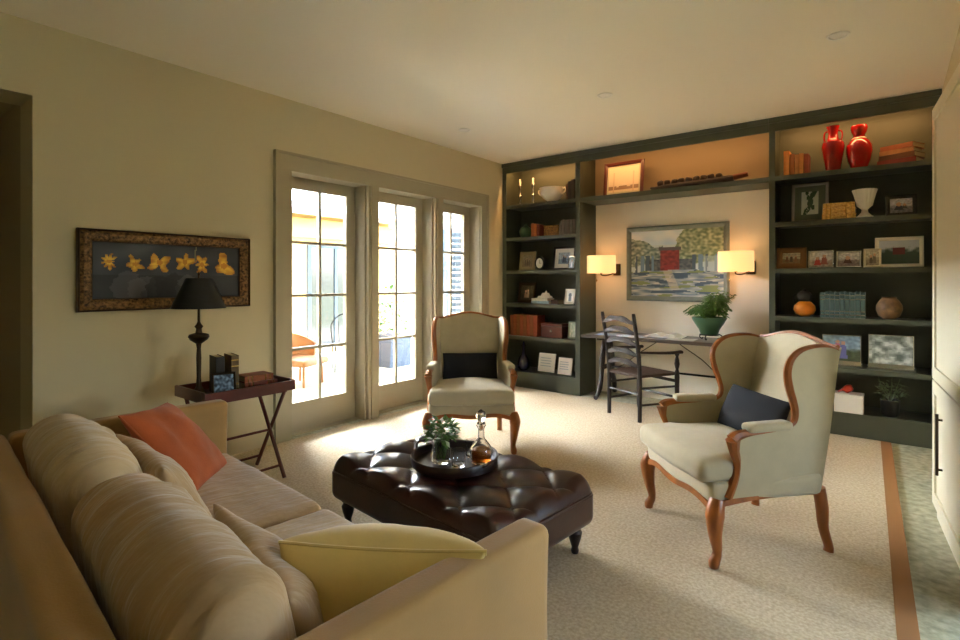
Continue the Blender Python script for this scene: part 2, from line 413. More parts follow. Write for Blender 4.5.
def people_photo(sky, ground, figs, seed):
    def f(u, v):
        c = mix(ground, sky, (v-.35+.08*nz(u, v, 6, seed))*6)
        c = mix(c, tuple(x*.75 for x in c), .5+nz(u, v, 9, seed+3))
        for (x, y, r, h, col) in figs:
            if abs(u-x) < r*(1.1-(v-y)/h*.5) and y < v < y+h: c = col
            if (u-x)**2+((v-y-h-r*.5)*.8)**2 < (r*.6)**2: c = hx(196,150,120)
        return c
    return f
def botanical(u, v):
    c = hx(226,228,216)
    for k in range(4):
        a = .3+.22*k; x = .5+.18*math.sin(a*5); 
        if abs((u-.25-.5*v)+.12*math.sin(v*9+k)) < .05 or ((u-x)**2+(v-a)**2) < .012: c = hx(70,96,72)
    return c
def ship_print(u, v):
    c = hx(250,226,190)
    if .12 < v < .24+.05*nz(u, v, 8): c = hx(170,130,100)
    if .2 < u < .8 and abs(v-.3) < .012: c = hx(190,150,116)
    if .15 < u < .85 and v < .8 and (abs((u*9) % 1-.5) < .06): c = hx(232,200,160)
    return c
def landscape(u, v):
    c = hx(214,222,222)
    if v > .78: c = mix(hx(206,222,236), hx(246,246,242), .5+nz(u, v, 6))
    n = nz(u, v, 26, 4)
    # trees on the near side
    if u < .36+.05*nz(u, v, 7) and v > .46+.06*nz(u, v, 9, 2) and v < .86+.1*nz(u, v, 6, 5)-.25*max(0, u-.1): c = mix(hx(84,102,92), hx(204,204,184), .5+n)
    if u > .5+.05*nz(u, v, 8, 1) and v > .5+.05*nz(u, v, 9, 3) and v < 1.05-.9*max(0, .62-u)*2: c = mix(hx(96,112,80), hx(206,204,166), .5+n)
    if .18 < u < .72 and .38 < v < .56: c = mix(hx(70,74,80), hx(120,120,116), .5+nz(u, v, 30, 8))
    if .34 < u < .545 and .38 < v < .70: c = mix(hx(112,30,26), hx(164,62,50), .5+n)
    if .32 < u < .565 and .70 < v < .745: c = hx(92,84,82)
    if .385 < u < .49 and .40 < v < .48: c = hx(150,44,36)
    for k, x in enumerate((.06,.13,.19,.25,.70,.77,.83,.93)):
        if abs(u-x-.01*nz(u, v, 9, k)) < .012+.006*(k % 3) and .33 < v < .62: c = hx(120,146,170) if k % 2 else hx(80,96,110)
    if u > .80 and .34 < v < .6: c = mix(c, hx(190,206,214), .55)
    if v < .40-.05*abs(u-.45)+.03*nz(u, v, 9, 11):
        g = nz(u*.6, v*3, 14, 21)
        c = mix(hx(104,124,142), hx(220,214,204), .5+g)
        if nz(u*.5, v*2.4, 9, 31) > .18: c = hx(70,90,112)
        if nz(u*.5, v*2.2, 8, 41) > .28: c = hx(136,148,96)
        if abs(u-.47+.3*(v-.2)) < .05 and v > .12: c = mix(c, hx(222,206,190), .6)
    return c
def daffodils(u, v):
    c = mix(hx(40,42,52), hx(70,74,80), .5+nz(u, v*.6, 5, 3))
    if v < .42: c = mix(c, hx(32,34,40), .6)
    for x, y, r in ((.22,.22,.11),(.30,.18,.09),(.52,.22,.10),(.60,.20,.08),(.44,.16,.12)):
        if ((u-x)/r)**2+((v-y)/.24)**2 < 1+.5*nz(u, v, 12, 2): c = mix(c, hx(20,20,26) if x in (.44,.52) else hx(96,96,100), .5)
    for x, y, r, k in ((.10,.66,.05,9),(.255,.62,.055,5),(.41,.66,.075,4),(.585,.68,.07,5),(.71,.64,.06,6),(.875,.62,.085,3)):
        dx, dy = (u-x)*2.6, v-y; q = math.hypot(dx, dy); a = math.atan2(dy, dx)
        rr = r*2.6*(.78+.26*math.cos(k*a+x*9)+.16*math.cos(2*a+x*31)+.35*nz(u, v, 11, x*7))
        if q < rr: c = mix(hx(238,196,60), hx(170,104,26), q/rr*1.1-.35+.6*nz(u, v, 20, 1))
        if q < r*.7: c = hx(206,140,36)
    if abs(u-.655-.03*(v-.7)) < .004 and v > .68: c = hx(120,120,90)
    return c

def book(name, label, th, h, dp, loc, m, rz=0, lean=0, flat=False, group=None, bands=False, pages='pages'):
    """upright book, spine facing -Y at y=0, thickness along X; flat turns it on its side"""
    t = thing(name, label, 'book', loc, (0, 0, rz), group)
    rot = (0, lean, 0); off = (0,0,0)
    if flat: rot = (0, PI/2, 0); off = (-h/2, 0, th/2)
    k = MB(); c = .0035
    k.b2((-th/2,0,0),(-th/2+c,dp,h)); k.b2((th/2-c,0,0),(th/2,dp,h)); k.b2((-th/2+c,0,0),(th/2-c,.005,h))
    k.build('cover', m, t, off, rot)
    MB().b2((-th/2+c,.005,.004),(th/2-c,dp-.004,h-.004)).build('pages', pages, t, off, rot)
    if bands:
        for z in (.12,.25,.72,.88):
            MB().b2((-th/2-.0004,-.001,h*z-.003),(th/2+.0004,.003,h*z+.003)).build('spine_band', bands if isinstance(bands, str) else 'brass', t, off, rot)
    return t

def potted(name, label, loc, prof, pm, leaves, lm, group=None, cat='plant'):
    t = thing(name, label, cat, loc)
    MB().lathe(prof).build('pot', pm, t, smooth=True)
    leaves.build('foliage', lm, t)
    return t
def spray(n, r, h, z0, ln, wd, seed, droop=.4, flat=.6):
    rd = random.Random(seed); b = MB()
    for i in range(n):
        a = rd.uniform(0, 2*PI); q = r*math.sqrt(rd.random()); z = z0+h*rd.random()*(1-(q/r)**2*.5)
        d = Vector((math.cos(a+rd.uniform(-.7,.7)), math.sin(a+rd.uniform(-.7,.7)), rd.uniform(-.3,flat)))
        b.leaf((q*math.cos(a), q*math.sin(a), z), d, ln*rd.uniform(.6,1.2), wd*rd.uniform(.7,1.2), droop)
    return b

SY = 5.72
# --- window-side bookcase
z = .0012+ZL[0]
cs = thing('candlestick', 'tall clear glass candlestick, the one closer to the wall, on the top shelf', 'candlestick', (-3.83, SY, z))
MB().lathe([(.045,0),(.045,.012),(.014,.03),(.012,.10),(.026,.13),(.012,.16),(.012,.23),(.024,.255),(.02,.27)], seg=16).build('stem', 'silver', cs, smooth=True)
MB().lathe([(.014,.27),(.012,.355)], seg=12).build('candle', 'white', cs, smooth=True)
dup(cs, (-3.64, SY+.02, z), label='tall clear glass candlestick, the one next to the white tureen')
cs['label'] = 'tall silver candlestick standing next to the wall on the top shelf'
for o in C.objects:
    if o.name.startswith('candlestick.'): o['label'] = 'tall silver candlestick standing next to the white tureen'
tu = thing('tureen', 'white two-handled tureen on the top shelf of the bookcase', 'tureen', (-3.36, SY+.02, z))
MB().lathe([(.075,0),(.08,.012),(.055,.025),(.11,.06),(.145,.105),(.15,.15),(.158,.19),(.145,.192),(.13,.15),(.09,.07)]).build('bowl', 'white', tu, smooth=True)
for s in (-1, 1): MB().tube(spline([(s*.145,0,.165),(s*.185,0,.18),(s*.195,0,.15),(s*.17,0,.12),(s*.14,0,.105)], 5), .01, 8).build('handle', 'white', tu, smooth=True)
bk = bookmat(40,30,26)
for i, (dx, hh, th) in enumerate(((-3.105,.20,.028),(-3.07,.23,.034),(-3.028,.25,.04))):
    book('book', ['shortest dark book', 'middle dark book', 'tallest dark book'][i]+' of three beside the white tureen', th, hh, .16, (dx, SY-.06, z), [bookmat(70,44,34), bookmat(30,28,28), bk][i], group='dark books on the top shelf')
z = .0012+ZL[1]
gp = thing('jar', 'small green glazed jar on the second shelf', 'jar', (-3.74, SY, z))
MB().lathe([(.05,0),(.075,.03),(.085,.08),(.07,.125),(.045,.14),(.04,.13)]).build('body', 'greenglaze', gp, smooth=True)
MB().lathe([(.046,.14),(.03,.155),(.008,.165),(.012,.178),(.002,.185)]).build('lid', 'greenglaze', gp, smooth=True)
for i, (dx, col) in enumerate(((-3.60,(176,92,44)),(-3.56,(196,110,54)),(-3.515,(120,48,30)))):
    book('book', ['orange book touching the green jar', 'lighter orange book between two others behind the green jar', 'dark red book between the orange books and the gilt box'][i], .038, .175-.01*i, .14, (dx, SY-.06, z), bookmat(*col), group='orange books on the second shelf')
gb = thing('box', 'square woven gilt box on the second shelf beside grey books', 'box', (-3.335, SY+.02, z))
MB().box((0,0,.055), (.20,.15,.11), bev=.008).build('body', 'wicker', gb); MB().box((0,0,.122), (.206,.156,.024), bev=.008).build('lid', 'wicker', gb)
on = ['first', 'second', 'third', 'fourth', 'fifth', 'sixth', 'seventh', 'eighth', 'ninth', 'tenth']
for i in range(6):
    book('book', f'slim grey book, {on[i]} of six counted from the gilt box', .03, .18+.006*(i % 2), .15, (-3.19+.037*i, SY-.07, z), bookmat(92+8*(i % 2),88,80), group='slim grey books on the second shelf', bands=False)
z = .0012+ZL[2]
framed('photo_frame', 'beige framed photo of three standing figures on the third shelf', 'picture frame', .24, .245, (-3.72, SY, z), people_photo(hx(186,170,138), hx(170,150,120), [(.3,.1,.08,.5,hx(120,104,84)),(.5,.1,.08,.55,hx(110,92,74)),(.7,.1,.08,.5,hx(124,108,88))], 1), mat('beige_frame', rgb(176,158,122), .5), .045, mount=None)
ck = thing('mantel_clock', 'small oval desk clock between two photos', 'clock', (-3.51, SY-.02, z))
def oval(r0, r1, y0, y1):
    b = MB(); n = 28
    o = [[b.bm.verts.new((rx*math.cos(2*PI*k/n), y, .088+rz*math.sin(2*PI*k/n))) for k in range(n)] for rx, rz, y in ((r0,r1,y1),(r0,r1,y0),(r0*.78,r1*.8,y0),(r0*.78,r1*.8,y0+.008))]
    for a, c in zip(o, o[1:]):
        for k in range(n): b.bm.faces.new((a[k], a[(k+1) % n], c[(k+1) % n], c[k]))
    b.bm.faces.new(o[0]); b.bm.faces.new(o[-1]); return b
oval(.068,.085,-.02,.02).build('case', 'black', ck, smooth=True)
b = MB(); b.prism([(.05*math.cos(2*PI*k/24), .088+.064*math.sin(2*PI*k/24)) for k in range(24)], 'y', -.0155, -.013); b.build('dial', 'matwhite', ck)
MB().b2((-.002,-.0175,.088),(.002,-.016,.13)).b2((0,-.0175,.086),(.03,-.016,.09)).build('hands', 'black', ck)
framed('photo_frame', 'dark framed photo with a wide white mount on the third shelf', 'picture frame', .31, .295, (-3.21, SY+.05, z), people_photo(hx(206,216,226), hx(150,170,190), [(.45,.1,.1,.55,hx(60,70,96)),(.62,.1,.1,.45,hx(80,90,110))], 2), bk, .025, mount='matwhite', mw=.05)
framed('photo_frame', 'small silver photo frame overlapping the white mounted photo', 'picture frame', .11, .165, (-3.04, SY-.06, z), people_photo(hx(170,180,170), hx(140,150,140), [(.5,.1,.18,.5,hx(220,220,214))], 3), 'silver', .016, rz=R(-14))
z = .0012+ZL[3]
framed('photo_frame', 'dark bronze framed group portrait on the fourth shelf', 'picture frame', .27, .27, (-3.75, SY+.03, z), people_photo(hx(86,78,60), hx(64,56,44), [(.4,.15,.1,.4,hx(150,120,96)),(.6,.15,.1,.45,hx(166,140,116))], 4), 'bronze', .04)
bl = [('pale blue book at the bottom of the pile under the seashell', .26, (150,176,190), 0), ('white book resting on the pale blue one under the seashell', .23, (226,222,206), .034)]
for i, (lb, L, col, dz) in enumerate(bl):
    book('book', lb, .032, L, .18, (-3.475-.01*i, SY-.08, z+dz), bookmat(*col), flat=True, group='books lying under the seashell')
sh = MB()
sh.grid(lambda a, b: Vector(((.10*(1-b)*(1+.12*math.cos(10*PI*a*2)))*math.cos(2*PI*a)+.02*b, .065*(1-b)*math.sin(2*PI*a), .008+.085*b+.012*math.sin(b*14))), 40, 12, True)
tag(sh.build('seashell', 'white', None, (-3.45, SY, z+.066), smooth=True), 'cream spiral seashell on top of two flat books', 'shell')
book('book', 'small brown book lying flat beside the pale blue book', .05, .10, .15, (-3.275, SY-.06, z), bookmat(92,66,44), flat=True)
framed('photo_frame', 'white framed black silhouette picture on the fourth shelf', 'picture frame', .15, .19, (-3.08, SY-.03, z), lambda u, v: hx(28,28,30) if (((u-.5)/.22)**2+((v-.62)/.2)**2 < 1 or (abs(u-.5) < .2 and .1 < v < .45)) else hx(226,222,212), 'white', .022, rz=R(-8))
z = .0012+ZL[4]
xx = -3.92
for i in range(8):
    th = .05 if i < 7 else .06
    book('book', f'brown leather volume, {on[i]} of eight counted from the wall, beside the wooden box', th-.003, .265+.006*((i*3) % 4)/2, .19, (xx+th/2, SY-.1, z), bookmat(112+((i*17) % 30),58+((i*7) % 16),28), group='brown leather volumes on the fifth shelf', bands=False); xx += th+.001
wb = thing('wooden_box', 'reddish brown wooden box with a white knob on the fifth shelf', 'box', (-3.305, SY, z))
MB().box((0,0,.07), (.30,.18,.14), bev=.006).build('body', 'mahog', wb); MB().box((0,0,.16), (.306,.186,.036), bev=.008).build('lid', 'mahog', wb)
MB().lathe([(.004,0),(.014,.01),(.012,.02),(.001,.024)], seg=12).build('knob', 'white', wb, (0,-.088,.085), (PI/2,0,0), smooth=True)
framed('photo_frame', 'pale green photo frame beside the wooden box', 'picture frame', .14, .21, (-3.04, SY-.02, z), lambda u, v: mix(hx(190,206,186), hx(236,236,226), .5+nz(u, v, 5)), mat('pale_green_frame', rgb(176,190,166), .5), .02)
z = .0012+ZL[5]
bo = thing('bottle', 'dark blue glass bottle vase on the bottom shelf', 'bottle', (-3.76, SY-.02, z))
MB().lathe([(.05,0),(.075,.03),(.08,.09),(.065,.15),(.03,.20),(.022,.26),(.024,.30),(.036,.325),(.03,.325),(.018,.29)]).build('body', 'bluebottle', bo, smooth=True)
MB().lathe([(.016,.32),(.022,.34),(.012,.365),(.002,.37)], seg=12).build('stopper', 'bluebottle', bo, smooth=True)
def booklet(lb, x, w, h, y):
    t = thing('booklet_stand', lb, 'booklet', (x, y, z+.002), (R(-12),0,0))
    MB().b2((-w/2,-.02,0),(w/2,0,h)).build('booklet', 'paper', t)
    b = MB()
    for k in range(4): b.b2((-w*.36,-.0212,h*(.3+.14*k)),(w*(.3-.05*(k % 2)),-.0201,h*(.3+.14*k)+.008))
    b.build('printed_lines', mat('grey_ink', rgb(176,184,196), .8), t)
    MB().b2((-w*.3,.001,.002),(w*.3,.006,h*.9)).build('easel', 'black', t)
booklet('larger white booklet standing on the bottom shelf beside the blue bottle', -3.43, .235, .235, SY)
booklet('smaller white booklet standing on the bottom shelf at the end by the desk', -3.15, .185, .205, SY-.03)

# --- bookcase with red vases
z = .0012+ZR[0]
for i, (th, hh, col) in enumerate(((.045,.235,(206,128,54)),(.036,.20,(160,92,40)),(.034,.19,(176,116,60)),(.034,.195,(196,128,64)),(.036,.185,(150,64,36)))):
    x = -.765+[0,.045,.083,.12,.158][i]
    book('book', ['tall orange book at the outer end of the row beside the red vases', 'slim brown book next to the tall orange book', 'tan book in the middle of the orange row', 'amber book, second from the red vases', 'red-brown book, first from the red vases'][i], th, hh, .16, (x, SY-.09, z), bookmat(*col), group='warm coloured books beside the red vases')
v = thing('vase', 'slender red glazed vase, the one beside the row of orange books', 'vase', (-.405, SY-.04, z)); v.scale = (1.02,1.02,1.12)
MB().lathe([(.05,0),(.056,.01),(.062,.05),(.078,.14),(.088,.20),(.08,.235),(.05,.255),(.042,.27),(.036,.30),(.04,.34),(.052,.365),(.046,.366),(.03,.30)]).build('body', 'red', v, smooth=True)
for s in (-1, 1): MB().tube(spline([(s*.04,0,.33),(s*.062,0,.32),(s*.066,0,.28),(s*.06,0,.25)], 5), .007, 8).build('handle', 'red', v, smooth=True)
v = thing('vase', 'round bellied red glazed vase, the one closer to the stacked books', 'vase', (-.215, SY-.02, z)); v.scale = (1.0,1.0,1.09)
MB().lathe([(.055,0),(.06,.01),(.085,.07),(.098,.14),(.096,.19),(.07,.235),(.045,.25),(.042,.275),(.055,.30),(.065,.335),(.058,.355),(.05,.34),(.03,.28)]).build('body', 'red', v, smooth=True)
MB().lathe([(.052,.240),(.056,.248),(.048,.256)]).build('neck_band', 'white', v, smooth=True)
st = [('dark red book at the bottom of the stack beside the red vase', .27,.048,(130,44,28),0,-.30), ('brown book in the middle of the stack beside the red vase', .26,.042,(104,60,34),.049,-.42), ('tan book third up in the stack beside the red vase', .24,.036,(176,120,70),.092,-.34), ('orange-brown book on top of the stack beside the red vase', .24,.04,(160,86,44),.129,-.46)]
for lb, L, th, col, dz, rz in st: book('book', lb, th, L, .19, (.04, SY-.07, z+dz), bookmat(*col), rz=rz, flat=True, group='books stacked beside the red vases')
z = .0012+ZR[1]
framed('framed_print', 'framed botanical print with a wide sage mount leaning in the bookcase', 'picture frame', .30, .385, (-.60, SY+.10, z), botanical, mat('pewter_frame', rgb(158,148,138), .4, .3), .026, mount='matgreen', mw=.055)
gi = [(.25,.05,0,.02), (.24,.05,.051,-.03), (.235,.045,.102,.03)]
for i, (L, th, dz, rz) in enumerate(gi):
    book('book', ['gilt book at the bottom of the pile beside the white urn', 'gilt book in the middle of the pile beside the white urn', 'gilt book on top of the pile beside the white urn'][i], th, L, .15, (-.36, SY-.09, z+dz), mat('gilt_leather', rgb(150,98,40), .45, col2=rgb(224,180,100), scale=45), rz=rz, flat=True, group='gilt books piled beside the urn', bands=True)
u_ = thing('urn', 'white fluted footed urn in the bookcase', 'urn', (-.175, SY-.02, z))
MB().lathe([(.06,0),(.062,.016),(.05,.022),(.026,.05),(.022,.075),(.03,.085)], seg=32).build('foot', 'urn', u_, smooth=True)
MB().lathe([(.03,.085),(.055,.11),(.066,.16),(.078,.21),(.09,.25),(.08,.25),(.06,.16)], seg=72, flute=.035, nfl=18).build('bowl', 'urn', u_, smooth=True)
framed('photo_frame', 'black framed photo beside the white urn', 'picture frame', .21, .185, (.075, SY, z), people_photo(hx(206,206,216), hx(150,150,166), [(.4,.2,.2,.3,hx(60,66,84)),(.65,.3,.12,.2,hx(80,86,96))], 6), 'black', .03, rz=R(4))
z = .0012+ZR[2]
framed('photo_frame', 'wide brown wooden photo frame at the end of the row near the desk lamp', 'picture frame', .245, .20, (-.735, SY-.02, z), people_photo(hx(206,190,160), hx(150,120,84), [(.25,.15,.09,.45,hx(120,76,50)),(.5,.15,.09,.5,hx(90,70,56)),(.75,.15,.09,.45,hx(140,96,66))], 7), mat('brown_frame', rgb(120,80,40), .45), .05)
framed('photo_frame', 'photo in a thin pale frame, second in the row from the desk lamp', 'picture frame', .20, .165, (-.50, SY-.02, z), people_photo(hx(220,214,206), hx(190,170,150), [(.35,.1,.14,.4,hx(176,60,50)),(.65,.15,.14,.5,hx(150,86,70))], 8), 'silver', .014)
framed('photo_frame', 'photo in a thin silver frame, third in the row from the desk lamp', 'picture frame', .19, .155, (-.29, SY-.02, z), people_photo(hx(214,206,196), hx(160,140,124), [(.45,.2,.2,.3,hx(92,60,44))], 9), 'silver', .018)
framed('photo_frame', 'small upright photo frame in front of the big white frame', 'picture frame', .125, .165, (-.12, SY-.06, z), people_photo(hx(200,190,166), hx(160,146,120), [(.4,.15,.14,.4,hx(90,80,66)),(.65,.15,.14,.5,hx(110,100,84))], 10), mat('tan_frame', rgb(190,178,150), .5), .016)
framed('photo_frame', 'large white framed landscape photo at the cabinet end of the row', 'picture frame', .33, .265, (.06, SY+.04, z), lambda u, v: (hx(120,60,66) if abs(u-.5) < .16 and .4 < v < .68 else mix(hx(70,90,80), hx(200,206,220), (v-.5)*5+nz(u, v, 7))), 'white', .03)
z = .0012+ZR[3]
gd = thing('gourd_vase', 'orange and black gourd shaped jar beside green books', 'jar', (-.625, SY-.04, z))
MB().lathe([(.03,0),(.07,.02),(.09,.06),(.085,.10),(.05,.135),(.04,.14)]).build('belly', 'orange', gd, smooth=True)
MB().lathe([(.04,.139),(.058,.16),(.062,.195),(.045,.225),(.02,.235),(.012,.25),(.002,.252)]).build('neck', 'black', gd, smooth=True)
MB().tube(spline([(-.05,0,.21),(-.085,0,.19),(-.08,0,.13),(-.06,0,.115)], 5), .006, 6).build('handle', 'black', gd, smooth=True)
for i in range(9):
    book('book', f'dark green gilt-banded volume, {on[i]} of nine counted from the orange jar', .0315, .225+.004*((i*5) % 3), .17, (-.48+.0368*i, SY-.1, z), 'teal', group='dark green gilt-banded volumes', bands='silver')
pt = thing('clay_pot', 'round mottled brown clay pot on the bookcase shelf', 'pot', (-.005, SY-.04, z))
MB().lathe([(.04,0),(.075,.03),(.092,.08),(.09,.12),(.065,.165),(.05,.178),(.054,.19),(.044,.19),(.04,.17)]).build('body', 'clay', pt, smooth=True)
z = .0012+ZR[4]
for i in range(2): book('book', ['grey magazine at the bottom of the flat pile behind the wing chair', 'silver grey magazine on top of the flat pile behind the wing chair'][i], .022, .2, .2, (-.765, SY-.1, z+.023*i), bookmat(140+20*i,140+20*i,140), flat=True, group='flat grey magazines')
def tablet(lb, x, w, h, fn):
    t = thing('acrylic_frame', lb, 'picture frame', (x, SY-.02, z+.001), (R(-8),0,0))
    MB().b2((-w/2,-.006,.0),(w/2,.006,h)).build('panel', 'silver', t)
    canvas(w-.012, h-.05, fn, t, 'photo', 30, 22, (0,-.007,.044))
    MB().b2((-w/2-.01,-.04,0),(w/2+.01,-.008,.012)).b2((-w/2-.01,.008,0),(w/2+.01,.05,.012)).build('base', 'silver', t, rot=(R(8),0,0))
tablet('frame with a colour photo of people, partly behind the wing chair', -.345, .29, .275, people_photo(hx(150,176,196), hx(84,96,66), [(.4,.1,.1,.6,hx(190,110,130)),(.55,.1,.1,.55,hx(110,110,170))], 11))
tablet('silver frame with a pale grey tree photo above the potted plant', .005, .31, .295, lambda u, v: mix(hx(96,104,96), hx(206,210,204), .5+nz(u, v, 5, 2)+.4*nz(u, v, 14, 5)))
z = .0012+ZR[5]
bx = thing('white_box', 'white storage box on the bottom shelf behind the wing chair', 'box', (-.285, SY-.08, z))
MB().box((0,0,.07), (.21,.16,.14), bev=.003).build('body', 'gloss_white', bx); MB().box((0,0,.151), (.214,.164,.022), bev=.003).build('lid', 'gloss_white', bx)
rb = MB(); rb.soft((0,0,.03), (.045,.03,.03), .026, 6, lambda p, h: p+Vector((.02*math.sin(p.z*60), 0, .015*math.cos(p.x*60))))
rb.soft((.03,0,.055), (.02,.018,.02), .016, 5)
tag(rb.build('figurine', mat('red_lacquer', rgb(170,50,24), .3), None, (-.31, SY-.10, z+.166), smooth=True), 'small red lacquer figurine on the white box', 'figurine')
b = spray(70, .08, .16, .14, .07, .022, 5, .2, 1.4)
for k in range(9):
    a = k*.7; b.tube([(0,0,.11),(.04*math.cos(a),.04*math.sin(a),.2),(.085*math.cos(a),.085*math.sin(a),.27+.03*(k % 3))], .002, 4)
potted('potted_plant', 'grey-green plant in a black pot on the bottom shelf', (0, SY-.06, z), [(.05,0),(.062,.02),(.068,.13),(.07,.14),(.062,.14),(.058,.12)], 'black', b, 'leaf2')
# --- bridge shelf
z = 2.3412
fr = framed('framed_print', 'square framed ship print under warm light on the overhead shelf', 'picture frame', .48, .415, (-2.44, SY+.07, z), ship_print, 'mahog', .038, d=.03, mount='matcream', mw=.02, tilt=R(7))
cr = thing('carved_boat', 'long dark carved wooden boat with many paddlers on the overhead shelf', 'carving', (-1.60, SY, z))
b = MB(); pts = [(-.49,0,.05),(-.42,0,.035),(-.3,0,.04),(0,0,.045),(.3,0,.055),(.36,0,.06)]
b.tube(spline(pts, 6), interp([.014,.036,.046,.05,.048,.036], 31), 10, flat=.8); b.b2((-.42,-.04,0),(-.38,.04,.03)); b.b2((.2,-.04,0),(.24,.04,.03)); b.build('hull', 'carve', cr, smooth=True)
for k in range(9): MB().soft((-.38+.075*k,0,.082+.012*(k/9)), (.034,.03,.036), .026, 4, lambda p, h: p*(1+.25*nz(p.x+k, p.z, 30))).build('figure', 'carve', cr, smooth=True)
MB().tube([(.35,0,.065),(.49,0,.085)], [.03,.024], 10).build('tip', 'carvetip', cr, smooth=True)

# ================================================================== ALCOVE
t = thing('painting', 'landscape painting of a red building among trees in a blue-grey frame', 'painting', (-1.905, BY-.004, 1.13))
MB().ring(1.13, .865, .055, .04).build('frame', 'greyframe', t); MB().b2((-.52,-.012,.045),(.52,-.002,.82)).build('backing', 'black', t)
canvas(1.13-.11, .865-.11, landscape, t, 'paint', 110, 82, (0,-.016,.055), 'picture')
t = thing('painting', 'long dark painting of yellow flowers in a carved gilt frame on the cream wall', 'painting', (LX+.004, 1.553, 1.17), (0,0,PI/2))
MB().ring(1.09, .51, .07, .045).build('frame', 'giltdark', t); 
b = MB(); b.ring(1.11, .53, .014, .05); b.build('outer_edge', 'giltedge', t, (0,0,-.01)); 
b = MB(); b.ring(.96, .38, .008, .03); b.build('inner_edge', 'giltedge', t, (0,0,.065)); 
MB().b2((-.48,-.012,.05),(.48,-.002,.46)).build('backing', 'black', t)
canvas(.955, .375, daffodils, t, 'paint', 130, 54, (0,-.018,.0675), 'picture')

def sconce(lb, x, y):
    t = thing('wall_lamp', lb, 'lamp', (x, BY-.003, 1.40), group='wall lamps beside the landscape painting'); yy = y-BY
    MB().box((.10,-.012,.10), (.09,.024,.14), bev=.006).build('wall_plate', 'bronze', t)
    MB().tube(spline([(.10,-.02,.10),(.10,-.08,.06),(.05,yy*.8,.03),(0,yy,.035),(0,yy,.07)], 5), .008, 8).build('arm', 'bronze', t, smooth=True)
    MB().cyl((0,yy,.05), (0,yy,.13), .014).build('socket', 'brass', t, smooth=True)
    MB().lathe([(.166,.055),(.168,.055),(.168,.262),(.166,.262),(.163,.262),(.163,.055),(.166,.055)], (0,yy,0), 40, close=False).build('lamp_shade', 'shade', t, smooth=True)
    MB().lathe([(.002,.13),(.022,.15),(.028,.175),(.02,.2),(.002,.21)], (0,yy,0), 14).build('bulb', mat('warm_bulb', rgb(255,220,170), .5, emit=6, ecol=rgb(255,206,140)), t, smooth=True)
    MB().tube([(-.06,yy,.05),(-.06,yy,-.02)], .002, 5).lathe([(.001,-.05),(.008,-.035),(.006,-.02),(.001,-.018)], (-.06,yy,0), 8).build('pull_chain', 'brass', t)
    for zz in (.285, .03):
        l = bpy.data.lights.new('sconce_light', 'POINT'); l.energy = .28; l.color = (1,.80,.55); l.shadow_soft_size = .04
        o = bpy.data.objects.new('sconce_light', l); C.objects.link(o); o.location = (x, y, 1.40+.16 if zz > .2 else 1.40+.16)
        break
sconce('drum shade wall lamp over the chair end of the desk', -2.70, 5.77)
sconce('drum shade wall lamp above the potted fern', -1.235, 5.79)

# desk
t = thing('desk', 'long dark oak trestle desk with wrought iron braces under the painting', 'desk', (-1.89, 5.69, .0135))
MB().box((0,0,.72), (1.80,.56,.035), bev=.006).build('desktop', 'deskwood', t)
for s in (-1, 1):
    x = s*.70
    for q in (-1, 1):
        p = spline([(x,q*.07,.70),(x,q*.10,.58),(x,q*.14,.42),(x,q*.15,.28),(x,q*.20,.13),(x+s*.02,q*.235,.04),(x+s*.02,q*.262,.03)], 4)
        MB().tube(p, interp([.026,.03,.034,.024,.03,.022,.026], len(p)), 8).build('leg', 'chairwood', t, smooth=True)
    MB().box((x,0,.69), (.06,.44,.025), bev=.004).box((x,0,.36), (.034,.28,.045), bev=.004).build('cross_rail', 'chairwood', t)
    p = spline([(x*.97,0,.36),(x*.75,0,.38),(x*.5,.02,.52),(x*.25,0,.64),(x*.12,0,.70)], 6)
    MB().tube(p, .005, 6).build('brace', 'bronze', t, smooth=True)
MB().tube([(-.68,0,.36),(.68,0,.36)], .011, 8).build('stretcher', 'iron', t, smooth=True)
DZ = .7515
fp = thing('potted_fern', 'leafy fern in a green footed bowl on a small iron stand on the desk', 'plant', (-1.47, 5.70, DZ))
MB().lathe([(.06,.05),(.085,.06),(.10,.11),(.14,.17),(.165,.215),(.17,.235),(.155,.235),(.12,.15)]).build('bowl', 'greenglaze', fp, smooth=True)
b = MB()
for k in range(3):
    a = k*2*PI/3+.5; b.tube(spline([(.09*math.cos(a),.09*math.sin(a),.06),(.12*math.cos(a),.12*math.sin(a),.045),(.13*math.cos(a),.13*math.sin(a),.02),(.10*math.cos(a),.10*math.sin(a),.006),(.085*math.cos(a),.085*math.sin(a),.02)], 5), .006, 6)
b.tube([(.09*math.cos(2*PI*k/20), .09*math.sin(2*PI*k/20), .055) for k in range(20)], .006, 6, True); b.build('stand', 'iron', fp, smooth=True)
rd = random.Random(3); b = MB()
for k in range(46):
    a = rd.uniform(0, 2*PI); hgt = rd.uniform(.04,.24) if math.cos(a-.2) > -.2 else rd.uniform(.02,.12); rr = rd.uniform(.1,.23)
    p = spline([(0.03*math.cos(a),.03*math.sin(a),.2),(rr*.55*math.cos(a),rr*.55*math.sin(a),.24+hgt),(rr*math.cos(a),rr*math.sin(a),.22+hgt*rd.uniform(.5,.95))], 6)
    b.tube(p, .0018, 4)
    for i in range(2, len(p)):
        for s in (-1, 1):
            d = (p[i]-p[i-1]).normalized(); sd = d.cross(Vector((0,0,1))).normalized()*s
            b.leaf(p[i], d*.5+sd+Vector((0,0,.1)), rd.uniform(.04,.07), .026, .25)
